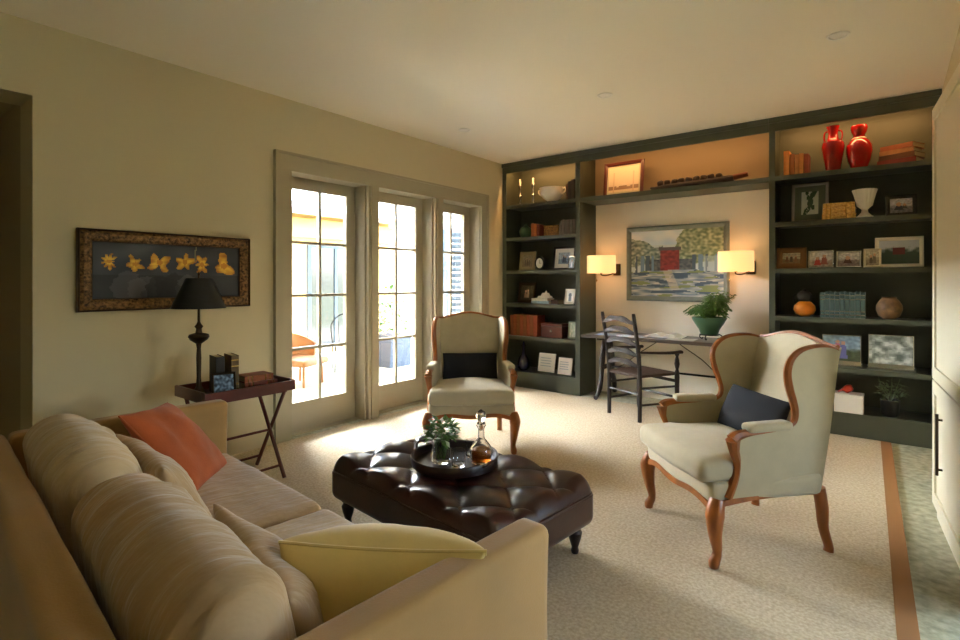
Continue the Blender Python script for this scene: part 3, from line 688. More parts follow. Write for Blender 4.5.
for k in range(5):   # tall sprays leaning over the edge
    a = rd.uniform(-.6,.8); p = spline([(.02,0,.22),(.05+.05*k*.5,-.02*k+.03,.36),(.10+.03*k,.02*k-.03,.44+.025*(k % 3))], 6); b.tube(p, .002, 4)
    for q in p[3:]:
        for j in range(4): b.leaf(q, (rd.uniform(-1,1), rd.uniform(-1,1), rd.uniform(-.2,.6)), .05, .022, .3)
b.build('fronds', 'leaf', fp)
# papers and books on the desk
def open_book(lb, x, y, rz):
    t = thing('open_book', lb, 'book', (x, y, DZ), (0,0,rz))
    for s in (-1, 1):
        MB().slab(lambda a, b_: Vector((s*a*.2, -.14+.28*b_, .008+.03*math.sin(min(1, a*1.25)*PI)*.9+.006*(1-a))), lambda a, b_: Vector((s*a*.2, -.14+.28*b_, .003)), 12, 3).build('pages', 'paper', t, smooth=True)
    MB().b2((-.208,-.147,0),(.208,.147,.003)).build('cover', bookmat(60,66,84), t)
open_book('white open book lying in the middle of the desk', -1.93, 5.72, R(6))
for i, (x, y, w_, d_, rz, lb, m_) in enumerate(((-2.50,5.58,.30,.21,.1,'blue-grey sheet lying at the chair end of the desk', mat('blue_paper', rgb(150,164,190), .5)), (-2.22,5.56,.3,.22,-.15,'pale blue sheet lying beside the open book', mat('pale_blue_paper', rgb(196,206,220), .6)), (-1.70,5.55,.28,.2,.05,'grey sheet lying between the open book and the fern', mat('grey_paper', rgb(190,186,178), .7)))):
    b = MB(); b.slab(lambda a, c: Vector(((a-.5)*w_, (c-.5)*d_, .004+.003*math.sin(a*5+i))), lambda a, c: Vector(((a-.5)*w_, (c-.5)*d_, .001)), 8, 6)
    tag(b.build('paper_sheet', m_, None, (x, y, DZ), (0,0,rz)), lb, 'paper')

# ladder-back armchair
t = thing('ladder_back_chair', 'dark ladder-back armchair with wavy slats pulled up to the desk', 'chair', (-1.978, 5.126, .0125), (0,0,R(156.4)))
for s in (-1, 1):
    p = [(s*.21,.22,0),(s*.21,.22,.44),(s*.212,.245,.7),(s*.215,.30,1.0),(s*.215,.303,1.03)]
    MB().tube(spline(p, 4), interp([.02,.021,.02,.018,.013], 17), 10).build('leg', 'chairwood', t, smooth=True)
    MB().lathe([(.016,0),(.022,.05),(.022,.30),(.024,.40),(.022,.45),(.014,.475),(.02,.50),(.026,.53),(.02,.575),(.013,.60),(.022,.625),(.022,.64)], (s*.255,-.235,0), 12).build('leg', 'chairwood', t, smooth=True)
    b = MB(); p = spline([(s*.212,.235,.665),(s*.245,.05,.655),(s*.262,-.15,.645),(s*.26,-.285,.645)], 5)
    b.tube(p, interp([.016,.02,.026,.03], len(p)), 10, flat=.6); b.build('armrest', 'chairwood', t, smooth=True)
    for zz in (.16,.32): MB().tube([(s*.212,.22,zz),(s*.25,-.23,zz-.01)], .011, 8).build('stretcher', 'chairwood', t, smooth=True)
for zz in (.20,.36): MB().tube([(-.25,-.235,zz),(.25,-.235,zz)], .013 if zz < .3 else .016, 8).build('stretcher', 'chairwood', t, smooth=True)
MB().tube([(-.21,.22,.26),(.21,.22,.26)], .011, 8).build('stretcher', 'chairwood', t, smooth=True)
MB().slab(lambda a, c: Vector(((a-.5)*(.50-.07*c), -.25+.48*c, .455+.012*math.cos((a-.5)*PI)*math.sin(c*PI)-.01)), lambda a, c: Vector(((a-.5)*(.50-.07*c), -.25+.48*c, .42)), 12, 12).build('seat', 'rush', t, smooth=True)
def lean(zz): return .245+.055*max(0, (zz-.7)/.3)-.0 if zz > .7 else .22+.025*max(0, (zz-.44)/.26)
for zz in (.55,.655,.76,.865,.965):
    top = []; bot = []
    for k in range(17):
        a = k/16*2-1; x = a*.205
        top.append((x, zz+.028+.022*math.cos(a*PI*1.0)*(1) - .010*math.cos(a*2*PI)))
        bot.append((x, zz-.018+.016*math.cos(a*PI)))
    y0 = lean(zz)
    MB().prism(bot+top[::-1], 'y', -.006, .006, lambda c: (c.x, c.y+y0+.03*math.cos(c.x/.205*PI/2), c.z)).build('back_slat', 'chairwood', t)

# ================================================================== WING CHAIRS
def wing_chair(loc, rz, label):
    t = thing('wing_chair', label, 'armchair', loc, (0,0,rz), None)
    def sx(y, z): return .345-.075*(y+.28)/.66-.02*max(0, (.6-z))/.3+.02*max(0, z-.6)
    for s in (-1, 1):
        # legs
        p = spline([(s*.325,-.285,.315),(s*.338,-.305,.25),(s*.332,-.30,.16),(s*.325,-.285,.07),(s*.328,-.302,.025),(s*.328,-.302,.0015)], 5)
        MB().tube(p, interp([.036,.044,.032,.021,.026,.022], len(p)), 10).build('leg', 'walnut', t, smooth=True)
        p = spline([(s*.262,.30,.315),(s*.265,.315,.22),(s*.268,.32,.12),(s*.272,.345,.03),(s*.272,.345,.0015)], 5)
        MB().tube(p, interp([.03,.03,.024,.022,.024], len(p)), 10).build('leg', 'walnut', t, smooth=True)
        # outer side and wing: one upholstered panel
        edge = [Vector((0,y,z)) for y, z in ((.385,.995),(.32,1.012),(.24,1.012),(.165,.995),(.115,.955),(.095,.90),(.105,.83),(.13,.76),(.145,.70),(.135,.655),(.10,.63))]
        E = spline(edge, 4)
        arm = spline([Vector((0,.10,.63)), Vector((0,0,.622)), Vector((0,-.12,.618)), Vector((0,-.19,.612)), Vector((0,-.215,.595))], 4)
        post = spline([Vector((0,-.215,.595)), Vector((0,-.205,.54)), Vector((0,-.185,.48)), Vector((0,-.20,.40)), Vector((0,-.235,.32))], 4)
        poly = [(.30,.315)]+[(.335,.60),(.385,.99)]+[(q.y, q.z) for q in E[1:]]+[(q.y, q.z) for q in arm[1:]]+[(q.y, q.z) for q in post[1:]]
        MB().prism(poly, 'x', -.02, .02, lambda c: (s*(sx(c.y, c.z)+c.x), c.y, c.z)).build('side_panel', 'sage', t)
        def on(q, o=0): return (s*(sx(q.y, q.z)+o), q.y, q.z)
        MB().tube([on(q) for q in E], interp([.014,.017,.02,.022,.02,.018], len(E)), 8).build('wing_trim', 'walnut', t, smooth=True)
        q = [on(k) for k in arm]; MB().tube(q, interp([.018,.02,.022,.026,.03], len(q)), 8).build('arm_rail', 'walnut', t, smooth=True)
        q = [on(k, .002) for k in post]; MB().tube(q, interp([.034,.024,.02,.022,.024], len(q)), 8).build('arm_post', 'walnut', t, smooth=True)
        # pad on the arm
        MB().soft((s*(sx(-.03,.63)-.002),-.02,.645), (.036,.125,.022), .02, 8, rot=(0,0,s*R(6))).build('arm_pad', 'sage', t, smooth=True)
        # side rail
        lo = [( y, .285+.016*math.sin((y+.28)/.58*PI)) for y in [(-.27+.57*k/12) for k in range(13)]]
        MB().prism([(a, b+.028) for a, b in lo]+lo[::-1], 'x', -.014, .014, lambda c: (s*(sx(c.y,.3)+c.x+.006), c.y, c.z)).build('side_rail', 'walnut', t, smooth=True)
    # front rail with a shaped lower edge, and the upholstered seat base above it
    xs = [-.31+.62*k/20 for k in range(21)]
    lo = [(x, .262+.03*math.cos(x/.31*PI/2)-.012*math.cos(x/.31*PI*1.5)) for x in xs]
    MB().prism([(a, b+.03) for a, b in lo]+lo[::-1], 'y', -.32, -.295, lambda c: (c.x, c.y-.02*math.cos(c.x/.31*PI/2), c.z)).build('front_rail', 'walnut', t, smooth=True)
    b = MB(); b.soft((0,-.01,.345), (.335,.305,.055), .03, 12, lambda p, h: Vector((p.x*(1-.10*(p.y+.3)/.6), p.y-(.02*math.cos(p.x/.335*PI/2) if p.y < 0 else 0), p.z))); b.build('seat_base', 'sage', t, smooth=True)
    b = MB()
    def cu(p, h):
        k = max(0, 1-(p.x/h.x)**2)*max(0, 1-(p.y/h.y)**2)
        x = p.x*(1-.06*(p.y+.3)/.6)
        if p.y > -.10: x *= .90
        return Vector((x, p.y-(.025*math.cos(p.x/h.x*PI/2) if p.y < 0 else 0), p.z+(.035*k if p.z > 0 else 0)+.003*nz(p.x, p.y, 9, p.z)))
    b.soft((0,-.055,.445), (.335,.315,.058), .045, 18, cu); b.build('seat_cushion', 'sage', t, smooth=True)
    # back
    def zt(x): return 1.0+.045*max(0, math.cos(x/.29*PI/2*1.25))**1.2+.006
    def ym(zz): return .235+.125*(zz-.4)/.6
    MB().slab(lambda a, c: Vector(((a-.5)*.53*(.9+.1*c), ym(.33+(zt((a-.5)*.53)-.33)*c)-.035*math.sin(a*PI)**.6*math.sin(min(1, c+.05)*PI)**.5, .33+(zt((a-.5)*.53)-.33)*c)),
              lambda a, c: Vector(((a-.5)*.53*(.9+.1*c), ym(.33+(zt((a-.5)*.53)-.33)*c)+.065, .33+(zt((a-.5)*.53)-.33)*c)), 24, 24).build('backrest', 'sage', t, smooth=True)
    p = [((k/24-.5)*.56, ym(1.0)+.03, zt((k/24-.5)*.53)+.004) for k in range(25)]
    MB().tube(p, interp([.012,.012,.012,.014,.012,.012,.012], 25), 8).build('crest_rail', 'walnut', t, smooth=True)
    MB().b2((-.255,.285,.285),(.255,.315,.335)).build('back_rail', 'walnut', t)
    return t
A1 = wing_chair((-2.741, 3.355, .0165), R(40.8), 'wing chair with carved wood trim in front of the glazed doors')
dup(A1, (-.675, 3.035, .0165), (0,0,R(-43.6)), 'wing chair with carved wood trim between the ottoman and the red-vase bookcase')
def lumbar(label, root_loc, rz, dx=0, dz=0, roll=0):
    o = MB().pillow(.47, .25, .12, 18, .03, .002, seed=rz*7).build('lumbar_pillow', 'navy', None, smooth=True)
    m = Matrix.Translation(root_loc) @ Matrix.Rotation(rz, 4, 'Z') @ Matrix.Translation((dx,.115,.612+dz)) @ Matrix.Rotation(R(-24), 4, 'X') @ Matrix.Rotation(roll, 4, 'Y')
    o.matrix_world = m; return tag(o, label, 'pillow')
lumbar('navy lumbar pillow on the wing chair in front of the glazed doors', (-2.741,3.355,.0125), R(40.8))
lumbar('navy lumbar pillow on the wing chair closer to the red vases', (-.675,3.035,.0125), R(-43.6), .015, .015, R(1))

# ================================================================== OTTOMAN
OT = (-1.785, 2.06, .0125); OR = R(-5.5)
t = thing('ottoman', 'dark brown button-tufted leather ottoman in the middle of the carpet', 'ottoman', OT, (0,0,OR))
hx_, hy_ = .61, .375; A, B = .172, .15
def tuft(x, y):
    p, q = x/A+y/B, x/A-y/B
    return (abs(math.sin(PI*p/2))*abs(math.sin(PI*q/2)))**.42
def tf(p, h):
    q = Vector(p); e = 1-max(abs(p.x)/hx_, abs(p.y)/hy_)
    if p.z > .05:
        f = max(0, min(1, e/.10)); q.z += .040*tuft(p.x, p.y)*f-.03*f*(0) - .012*f+.0
        q.z += .012*f
    else: q.x *= 1+.012; q.y *= 1.012
    return q
b = MB(); b.soft((0,0,.245), (hx_,hy_,.105), .055, 110, tf); b.build('upholstery', 'leather', t, smooth=True, angle=180)
n = 0
for i in range(-4, 5):
    for j in range(-3, 4):
        if (i+j) % 2: continue
        x, y = i*A, j*B
        if abs(x) < hx_-.06 and abs(y) < hy_-.05:
            MB().lathe([(.011,0),(.010,.006),(.004,.009)], (x,y,.349), 10).build('tuft_button', 'leather', t, smooth=True)
b = MB(); L = []
for k in range(72):
    a = 2*PI*k/72; c_, s_ = math.cos(a), math.sin(a)
    L.append((math.copysign(abs(c_)**.12, c_)*(hx_+.002), math.copysign(abs(s_)**.12, s_)*(hy_+.002), .302))
b.tube(L, .006, 6, True); b.build('piping', 'leather', t, smooth=True)
for sx_ in (-1, 1):
    for sy_ in (-1, 1):
        MB().lathe([(.016,0),(.02,.015),(.016,.03),(.03,.075),(.036,.105),(.024,.125),(.036,.135),(.036,.142)], (sx_*(hx_-.075), sy_*(hy_-.07), 0), 16).build('leg', 'darkwood', t, smooth=True)
TZ = .0125+.36
tr = thing('round_tray', 'round dark wooden tray holding glassware on the tufted ottoman', 'tray', (-1.79, 2.06, TZ+.030))
MB().lathe([(.218,0),(.224,.005),(.230,.045),(.226,.052),(.216,.048),(.212,.014),(.0005,.012)], seg=56, close=False).lathe([(.0005,0),(.218,0)], seg=56, close=False).build('tray_body', 'darkwood', tr, smooth=True)
for s in (-1, 1):
    MB().tube(spline([(s*.226,-.05,.04),(s*.25,-.03,.06),(s*.255,0,.066),(s*.25,.03,.06),(s*.226,.05,.04)], 5), .007, 8).build('handle', 'darkwood', tr, smooth=True)
GZ = TZ+.0458
vz = thing('glass_vase', 'small clear glass vase filled with green and white leaves on the tray', 'vase', (-1.83, 2.00, GZ))
MB().lathe([(.0005,0),(.046,0),(.05,.006),(.046,.09),(.054,.125),(.050,.125),(.042,.09),(.045,.012),(.0005,.010)], seg=28, close=False).build('glass_bowl', 'glass', vz, smooth=True)
b = spray(140, .066, .12, .115, .06, .028, 9, .2, 1.1)
for k in range(16):
    a = k*.41; b.tube([(.02*math.cos(a*3),.02*math.sin(a*3),.02),(.045*math.cos(a),.045*math.sin(a),.14)], .0018, 4)
b.build('leaves', 'leaf', vz)
spray(26, .075, .11, .12, .07, .03, 12, .2, .9).build('pale_leaves', mat('pale_leaf', rgb(206,214,190), .6), vz)
def tumbler(lb, x, y):
    t = thing('tumbler', lb, 'glass', (x, y, GZ))
    MB().lathe([(.030,0),(.034,.004),(.038,.085),(.036,.085),(.031,.016),(.0005,.014)], seg=24, flute=.03, nfl=12, close=False).lathe([(.0005,0),(.030,0)], seg=24, flute=.03, nfl=12, close=False).build('glass_wall', 'glass', t, smooth=True)
tumbler('clear cut-glass tumbler on the tray beside the leafy vase', -1.715, 2.005)
tumbler('clear cut-glass tumbler on the tray behind the front tumbler, by the decanter', -1.755, 2.165)
dc = thing('decanter', 'clear glass decanter half full of amber spirit on the tray', 'decanter', (-1.665, 2.125, GZ))
MB().lathe([(.0005,0),(.05,0),(.056,.008),(.058,.055),(.05,.085),(.03,.11),(.018,.125),(.016,.17),(.026,.19),(.022,.19),(.012,.17),(.014,.125),(.026,.105),(.046,.08),(.053,.055),(.05,.012),(.0005,.010)], seg=32, close=False).build('bottle', 'glass', dc, smooth=True)
MB().lathe([(.0005,.0115),(.048,.0125),(.0515,.05),(.048,.068),(.0005,.068)], seg=28, close=False).build('spirit', 'whisky', dc, smooth=True)
MB().lathe([(.010,.165),(.012,.192),(.024,.20),(.014,.21),(.028,.235),(.022,.258),(.004,.272)], seg=10).build('stopper', 'glass', dc)

# ================================================================== SOFA
SO = Matrix.Translation((-.768,.2103,.0125)) @ Matrix.Rotation(R(-4.7), 4, 'Z')
t = thing('sofa', 'tan velvet sofa with thin straight arms facing the ottoman', 'sofa', (-.768,.2103,.0125), (0,0,R(-4.7)))
def rim(p, h): return p+Vector((.004*nz(p.y, p.z, 5, 1), .004*nz(p.x, p.z, 5, 2), 0))
MB().soft((-1.085,.05,.385), (1.085,.05,.325), .028, 22, rim).build('back', 'sofa', t, smooth=True)
MB().soft((-.05,.536,.385), (.05,.434,.325), .028, 22, rim).build('arm', 'sofa', t, smooth=True)
MB().soft((-2.12,.536,.385), (.05,.434,.325), .028, 22, rim).build('arm', 'sofa', t, smooth=True)
MB().b2((-2.07,.10,.06),(-.10,.93,.295)).build('base', 'sofa', t)
for x in (-2.10,-.07):
    for y in (.07,.90): MB().lathe([(.018,0),(.026,.062)], (x,y,0), 12).build('leg', 'darkwood', t)
def seatc(seed):
    def f(p, h):
        k = max(0, 1-(p.x/h.x)**2)*max(0, 1-(p.y/h.y)**2)
        w_ = .006*nz(p.x*1.2+seed, p.y*7, 3, seed)+.004*nz(p.x*2+seed, p.y*16, 3, 5)
        return Vector((p.x, p.y, p.z+(.022*k+w_ if p.z > 0 else 0)))
    return f
MB().soft((-.592,.535,.375), (.488,.43,.08), .05, 26, seatc(1)).build('seat_cushion', 'cushion2', t, smooth=True)
MB().soft((-1.578,.535,.375), (.488,.43,.08), .05, 26, seatc(4)).build('seat_cushion', 'cushion', t, smooth=True)
def backc(seed):
    def f(p, h):
        k = max(0, 1-(p.x/h.x)**2)**.6*max(0, 1-(p.z/h.z)**2)**.6
        y = p.y*(1+.35*k)
        z_ = p.z+.03*max(0, 1-(p.x/h.x)**2)*(1 if p.z > 0 else 0)
        w_ = .013*noise.noise(Vector((p.x*11+seed+p.z*4, p.y*3, p.z*3)))+.010*noise.noise(Vector((p.x*30+seed+p.z*5, p.y*5, p.z*4)))
        n_ = Vector((0, p.y/h.y, p.z/h.z)); n_ = n_.normalized() if n_.length > .01 else n_
        return Vector((p.x, y, z_))+n_*w_
    return f
MB().soft((-1.55,.26,.578), (.44,.095,.21), .09, 80, backc(2), (R(10),0,0)).build('back_cushion', 'cushion2', t, smooth=True)
MB().soft((-.58,.26,.578), (.45,.095,.21), .09, 80, backc(7), (R(10),0,0)).build('back_cushion', 'cushion', t, smooth=True)

def throw(label, m, w, h, th, loc, eul, seed, wr=.006, name='throw_pillow', piping=None):
    o = MB().pillow(w, h, th, 26, .06, wr, seed).build(name, m, None, smooth=True, angle=180)
    if piping:
        e = MB(); P = []
        for k in range(80):
            q = k/20 % 4; a = 2*(q % 1)-1
            u, v = ((a,-1),(1,a),(-a,1),(-1,-a))[int(q)]
            P.append((w/2*u*(1-.06*(1-v*v)*abs(u)), 0, h/2*v*(1-.06*(1-u*u)*abs(v))))
        e.tube(P, .0045, 6, True); e.build('piping', piping, o, smooth=True)
    o.matrix_world = SO @ Matrix.Translation(loc) @ Euler(eul).to_matrix().to_4x4()
    return tag(o, label, 'pillow')
throw('taupe velvet pillow beside the rust pillow on the sofa', 'cushion', .46, .42, .15, (-1.37,.475,.56), (R(28),R(4),R(4)), 1.3)
throw('taupe velvet pillow in front of the long back cushion beside the golden pillow', 'cushion', .50, .42, .16, (-.46,.475,.535), (R(28),R(5),R(-4)), 5.1)
throw('golden silk pillow propped against the sofa arm nearer the stone walkway', 'gold', .49, .37, .32, (-.255,.64,.55), (R(22),R(0),R(38)), 9.2, piping='gold')
op = throw('rust orange velvet pillow tilted against the sofa arm near the side table', 'rust', .44, .44, .15, (0,0,0), (0,0,0), 3.3, piping='rust')
op.matrix_world = Matrix.Translation((-2.50,1.00,.62)) @ Euler((R(-42),R(6),R(136.7))).to_matrix().to_4x4()

# ================================================================== SIDE TABLE + LAMP + BOOKS
t = thing('tray_table', 'mahogany butler tray table on folding crossed legs by the wall', 'table', (-3.43, 1.73, .0125))
hx2, hy2 = .215, .30
b = MB(); b.b2((-hx2,-hy2,.60),(hx2,hy2,.615)); b.build('tray_bottom', 'mahog', t)
b = MB()
for s in (-1, 1):
    b.b2((s*hx2,-hy2,.615),(s*(hx2-.012),hy2,.665)); b.b2((-hx2+.012,s*hy2,.615),(hx2-.012,s*(hy2-.012),.67))
b.build('tray_rim', 'mahog', t)
for y in (-.24,.24):
    for s in (-1, 1):
        MB().tube([(-s*.20,y+.011*s,.009),(s*.17,y+.011*s,.60)], .013, 8).build('leg', 'mahog', t)
for x, zz in ((-.15,.085),(.15,.085),(.0,.30)): MB().tube([(x,-.24,zz),(x,.24,zz)], .009, 8).build('stretcher', 'mahog', t)
for x in (-.168,.168): MB().b2((x-.012,-.26,.585),(x+.012,.26,.60)).build('top_rail', 'mahog', t)
TT = .0125+.6155
lp = thing('table_lamp', 'bronze table lamp with a black cone shade on the tray table', 'lamp', (-3.44, 1.492, TT+.001))
MB().lathe([(.048,0),(.048,.012),(.042,.02),(.03,.035),(.016,.06),(.013,.12),(.015,.24),(.012,.30),(.016,.33),(.05,.355),(.062,.375),(.055,.39),(.02,.40),(.016,.425),(.026,.44),(.014,.455),(.008,.47),(.007,.62)], seg=24).build('base', 'bronze', lp, smooth=True)
MB().lathe([(.155,.555),(.158,.555),(.074,.745),(.071,.745),(.155,.555)], seg=36, close=False).build('lamp_shade', 'black', lp, smooth=True)
b = MB()
for k in range(3):
    a = k*2*PI/3; b.tube([(0,0,.725),(.073*math.cos(a),.073*math.sin(a),.74)], .002, 5)
b.cyl((0,0,.62),(0,0,.76),.006); b.lathe([(.004,.76),(.009,.77),(.002,.785)], seg=10); b.build('finial', 'bronze', lp)
framed('photo_frame', 'small photo with blue tones leaning on the tray table', 'picture frame', .14, .15, (-3.30, 1.585, TT), lambda u, v: mix(hx(40,54,74), hx(140,170,200), .5+nz(u, v, 7, 3)*1.2), 'bronze', .014, rz=R(72), tilt=R(14))
book('book', 'tall black book standing behind the small photo on the tray table', .05, .24, .16, (-3.38, 1.60, TT), bookmat(44,34,26), rz=R(80))
book('book', 'tall olive brown book standing beside the black book on the tray table', .045, .245, .16, (-3.34, 1.675, TT), bookmat(98,76,40), rz=R(80), bands=True)
book('book', 'larger red-brown book lying at the bottom on the tray table', .055, .22, .16, (-3.33, 1.85, TT), bookmat(120,52,30), rz=R(84), flat=True, bands=True)
book('book', 'smaller tan leather book lying on the red-brown book', .04, .20, .14, (-3.34, 1.84, TT+.056), bookmat(146,76,42), rz=R(88), flat=True, bands=True)

# ================================================================== TALL CREAM CABINET
t = thing('tall_cabinet', 'tall cream panelled cabinet with a long steel handle beside the stone walkway', 'cabinet', (.19, 3.965, 0), (0,0,R(4.0)))
W, D = 1.05, .12
MB().b2((.022,-W,0),(D,0,2.345)).build('body', 'cab', t)
def shaker(y0, y1, z0, z1, name, st=.07):
    b = MB(); b.b2((.010,y0,z0),(.0215,y1,z1))
    b.b2((0,y0,z0),(.010,y0+st,z1)); b.b2((0,y1-st,z0),(.010,y1,z1)); b.b2((0,y0+st,z0),(.010,y1-st,z0+st)); b.b2((0,y0+st,z1-st),(.010,y1-st,z1))
    return b.build(name, 'cab', t)
shaker(-W+.01,-.008,.80,2.335,'door'); d = shaker(-W+.01,-.008,.09,.79,'door')
MB().tube([(-.022,-.35,.34),(-.022,-.35,.66)], .007, 8).tube([(0,-.35,.37),(-.022,-.35,.37)], .006, 6).tube([(0,-.35,.63),(-.022,-.35,.63)], .006, 6).build('handle', 'bronze', d)

# ceiling lights
def downlight(lb, x, y):
    t = thing('ceiling_downlight', lb, 'ceiling light', (x, y, H-.001))
    MB().lathe([(.052,-.0005),(.062,-.002),(.062,-.007),(.048,-.007),(.044,-.001)], seg=28).build('trim_ring', 'downlight', t, smooth=True)
    MB().lathe([(.001,-.003),(.043,-.003)], seg=24, close=False).build('lens', mat('frosted_lens', rgb(250,244,232), .4), t)
downlight('small round ceiling downlight in front of the red-vase bookcase', -.256, 3.96)
downlight('small round ceiling downlight in front of the overhead shelf, middle of three', -1.856, 4.03)
downlight('small round ceiling downlight closest to the glazed doors', -3.40, 4.07)

# ================================================================== COURTYARD
struct('ground_patio', MB().b2((-30,-14,-.16),(-4.31,30,-.05)), 'paver')
struct('ground_lawn', MB().b2((-60,-40,-.3),(60,60,-.17)), 'lawn')
bd = thing('courtyard_building', 'cream rendered building with a shingled eave across the courtyard', 'building', (-8.8, 4.6, -.05))
MB().b2((-3.5,-6,0),(0,3.3,2.75)).build('walls', 'sunwall', bd)
MB().prism([(.55,2.72),(-1.8,3.25),(-4.1,2.72),(-4.1,2.62),(-1.8,3.15),(.55,2.62)], 'y', -6.3, 3.6, lambda c: (c.y, c.x, c.z) if False else (c.x, c.y, c.z)).build('roof', 'roof', bd)
MB().b2((0.002,-6,2.25),(.14,3.3,2.6)).build('eave_beam', 'beam', bd)
def bwin(y0, y1, z0, z1):
    f = MB(); f.b2((.001,y0,z0),(.05,y0+.08,z1)); f.b2((.001,y1-.08,z0),(.05,y1,z1)); f.b2((.001,y0+.08,z1-.08),(.05,y1-.08,z1)); f.b2((.001,y0+.08,z0),(.05,y1-.08,z0+.08)); f.b2((.001,(y0+y1)/2-.03,z0+.08),(.045,(y0+y1)/2+.03,z1-.08))
    o = f.build('window', 'bluegrey', bd); MB().b2((.002,y0+.08,z0+.08),(.02,y1-.08,z1-.08)).build('window_glass', 'darkglass', o)
bwin(1.2, 2.5, .1, 2.15); bwin(-1.4, -.2, .9, 2.1)
sd = thing('garden_house', 'white clapboard house beyond the middle glazed door', 'building', (-8.6, 9.4, -.05))
b = MB(); b.b2((-4,-.9,0),(0,2.2,4.6))
for k in range(22): b.b2((0,-.9,.2*k),(.022,2.2,.2*k+.17))
b.build('walls', 'siding', sd)
f = MB(); f.b2((.023,-.5,1.0),(.07,.1,2.7)); f.build('shutter', 'bluegrey', sd)
pn = thing('garden_gate', 'blue-grey slatted shutter panel standing beyond the third glazed door', 'panel', (-6.9, 8.35, -.05), (0,0,R(40)))
b = MB(); b.b2((-.45,-.03,0),(-.38,.03,2.5)); b.b2((.38,-.03,0),(.45,.03,2.5)); b.b2((-.38,-.03,2.42),(.38,.03,2.5)); b.b2((-.38,-.03,.05),(.38,.03,.13)); b.build('frame', 'bluegrey', pn)
b = MB()
for k in range(19): b.box((0,0,.22+.12*k), (.76,.02,.10), (R(30),0,0))
b.build('slats', 'bluegrey', pn)
pl = thing('planter', 'slate blue square planter holding a shrub on the patio', 'planter', (-6.35, 5.75, -.05))
MB().prism([(-.20,0),(.20,0),(.24,.55),(-.24,.55)], 'y', -.22, .22).build('pot', 'planter', pl)
spray(260, .30, .85, .55, .14, .06, 21, .2, 1.0).build('shrub', 'leaf', pl)
def tree(lb, x, y, h, r, seed, m='leaf'):
    t = thing('tree', lb, 'tree', (x, y, -.17))
    MB().tube(spline([(0,0,0),(.08,0,h*.4),(0,.1,h*.75)], 5), interp([.13,.09,.05], 11), 8).build('trunk', 'bark', t, smooth=True)
    rd = random.Random(seed); b = MB()
    for k in range(900):
        v_ = Vector((rd.gauss(0,1), rd.gauss(0,1), rd.gauss(0,1))).normalized()*r*rd.random()**.4
        v_.z = v_.z*.9+h*.72
        b.leaf(v_, (rd.uniform(-1,1), rd.uniform(-1,1), rd.uniform(-.6,.4)), .3, .16, .3)
    b.build('crown', m, t)
tree('broad green tree seen through the third glazed door', -6.6, 11.4, 3.6, 1.3, 31)
tree('tall green tree behind the clapboard house', -13.5, 18, 6.5, 2.6, 32)
tree('pale green tree beyond the slatted panel', -8.6, 15.6, 4.4, 1.8, 33, 'leaf2')
ic = thing('patio_chair', 'black wrought iron chair on the sunny patio', 'chair', (-6.55, 5.02, -.05), (0,0,R(60)))
for sx_ in (-1, 1):
    for sy_ in (-1, 1): MB().tube([(sx_*.2,sy_*.2,0),(sx_*.19,sy_*.18,.44)], .01, 6).build('leg', 'iron', ic)
b = MB(); b.tube([(.21*math.cos(2*PI*k/20), .21*math.sin(2*PI*k/20), .45) for k in range(20)], .01, 6, True)
for k in range(5): b.tube([(-.16+.08*k,-.17,.45),(-.16+.08*k,.17,.45)], .006, 5)
b.build('seat', 'iron', ic)
b = MB(); b.tube(spline([(-.19,.19,.44),(-.2,.24,.75),(0,.27,.9),(.2,.24,.75),(.19,.19,.44)], 6), .01, 6)
for k in (-1, 0, 1): b.tube([(k*.09,.2,.45),(k*.1,.26,.84-.06*abs(k))], .006, 5)
b.build('backrest', 'iron', ic)
wc = thing('cane_chair', 'round backed cane chair on the patio near the first glazed door', 'chair', (-6.1, 3.95, -.05), (0,0,R(110)))
MB().soft((0,0,.36), (.26,.25,.05), .04, 8).build('seat', 'cane', wc, smooth=True)
MB().slab(lambda a, c: Vector((.27*math.cos(PI*a), .27*math.sin(PI*a), .36+.36*c*math.sin(PI*(.2+.6*a)))), lambda a, c: Vector((.30*math.cos(PI*a), .30*math.sin(PI*a), .36+.36*c*math.sin(PI*(.2+.6*a)))), 18, 6).build('backrest', 'cane', wc, smooth=True)
for sx_ in (-1, 1):
    for sy_ in (-1, 1): MB().cyl((sx_*.2,sy_*.18,0), (sx_*.19,sy_*.17,.33), .016).build('leg', 'cane', wc)

for o in list(C.objects):
    g = {'wing_chair': 'matching wing chairs', 'candlestick': 'pair of silver candlesticks', 'tumbler': 'tumblers on the tray', 'booklet_stand': 'white booklets on the bottom shelf', 'ceiling_downlight': 'ceiling downlights', 'tree': 'trees beyond the courtyard', 'lumbar_pillow': 'navy lumbar pillows', 'throw_pillow': 'throw pillows on the sofa', 'photo_frame': 'framed photos on the shelves', 'acrylic_frame': 'silver based photo frames', 'vase': 'red glazed vases', 'bookcase': 'built-in bookcases', 'paper_sheet': 'papers on the desk'}.get(o.name.split('.')[0])
    if g and o.parent is None and 'group' not in o and o.name != 'x': o['group'] = g
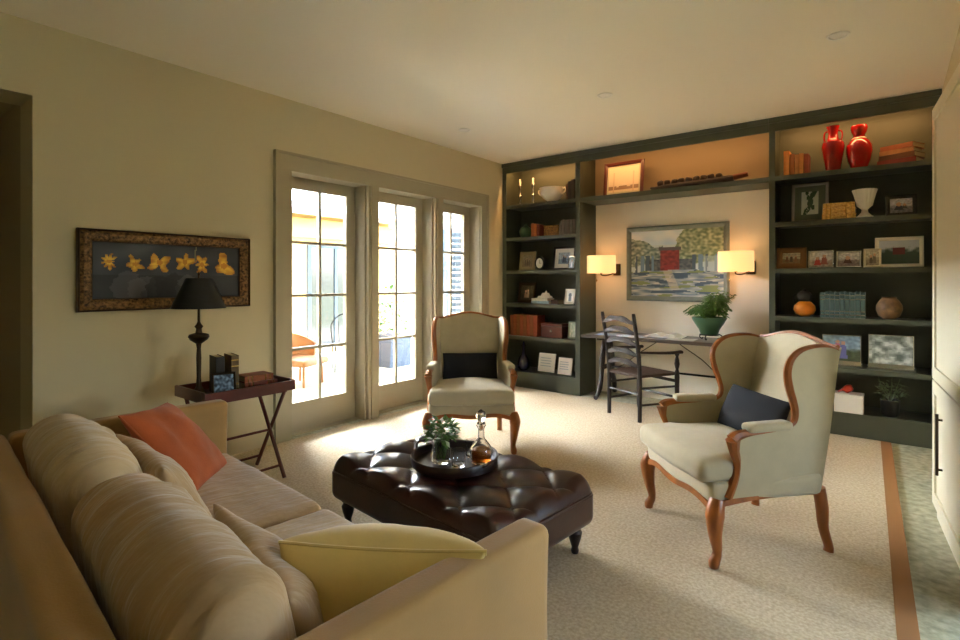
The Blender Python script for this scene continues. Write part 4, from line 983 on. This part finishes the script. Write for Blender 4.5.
# ================================================================== LIGHT
W_ = bpy.data.worlds.new('sky'); bpy.context.scene.world = W_; W_.use_nodes = True; nt = W_.node_tree
bg = nt.nodes['Background']; sk = nt.nodes.new('ShaderNodeTexSky'); sk.sky_type = 'NISHITA'; sk.sun_disc = False; sk.sun_elevation = R(50); sk.sun_rotation = R(150); sk.air_density = 1; sk.dust_density = 2
nt.links.new(sk.outputs[0], bg.inputs[0]); bg.inputs[1].default_value = 2.6
s = bpy.data.lights.new('sky_glow', 'SUN'); s.energy = 52; s.angle = R(52); s.color = (.88,.95,1)
o = bpy.data.objects.new('sky_glow', s); C.objects.link(o)
o.rotation_euler = Vector((.88,.06,-.42)).to_track_quat('-Z', 'Y').to_euler()
s = bpy.data.lights.new('sun', 'SUN'); s.energy = 20; s.angle = R(.6); s.color = (1,.95,.86)
o = bpy.data.objects.new('sun', s); C.objects.link(o); o.rotation_euler = Vector((-.22,.34,-.91)).to_track_quat('-Z', 'Y').to_euler()
def portal(loc, rot, sx_, sy_):
    l = bpy.data.lights.new('daylight_portal', 'AREA'); l.shape = 'RECTANGLE'; l.size = sx_; l.size_y = sy_; l.cycles.is_portal = True
    o = bpy.data.objects.new('daylight_portal', l); C.objects.link(o); o.location = loc; o.rotation_euler = rot
portal((LX-.33, 3.79, 1.2), (0, R(-90), 0), 2.2, 2.7)
portal((3.42,2.25,1.375), (0,R(90),0), .75, .7)
strip(-3.95,-2.94,2.8); strip(-2.82,-.96,2.2); strip(-.84,.27,2.5)

# ================================================================== CAMERA
cd = bpy.data.cameras.new('camera'); co = bpy.data.objects.new('camera', cd); C.objects.link(co)
cd.sensor_width = 36; cd.lens = 36*521/960; cd.clip_start = .02
cd.shift_y = -38/960
co.location = (0,0,1.35); co.rotation_euler = (R(90), 0, R(38.2))
sc = bpy.context.scene; sc.camera = co
sc.view_settings.view_transform = 'Standard'; sc.view_settings.look = 'None'; sc.view_settings.gamma = 1; sc.view_settings.use_curve_mapping = False
sc.view_settings.exposure = 1.65
sc.cycles.use_denoising = True
sc.cycles.max_bounces = 10; sc.cycles.diffuse_bounces = 6; sc.cycles.sample_clamp_indirect = 8
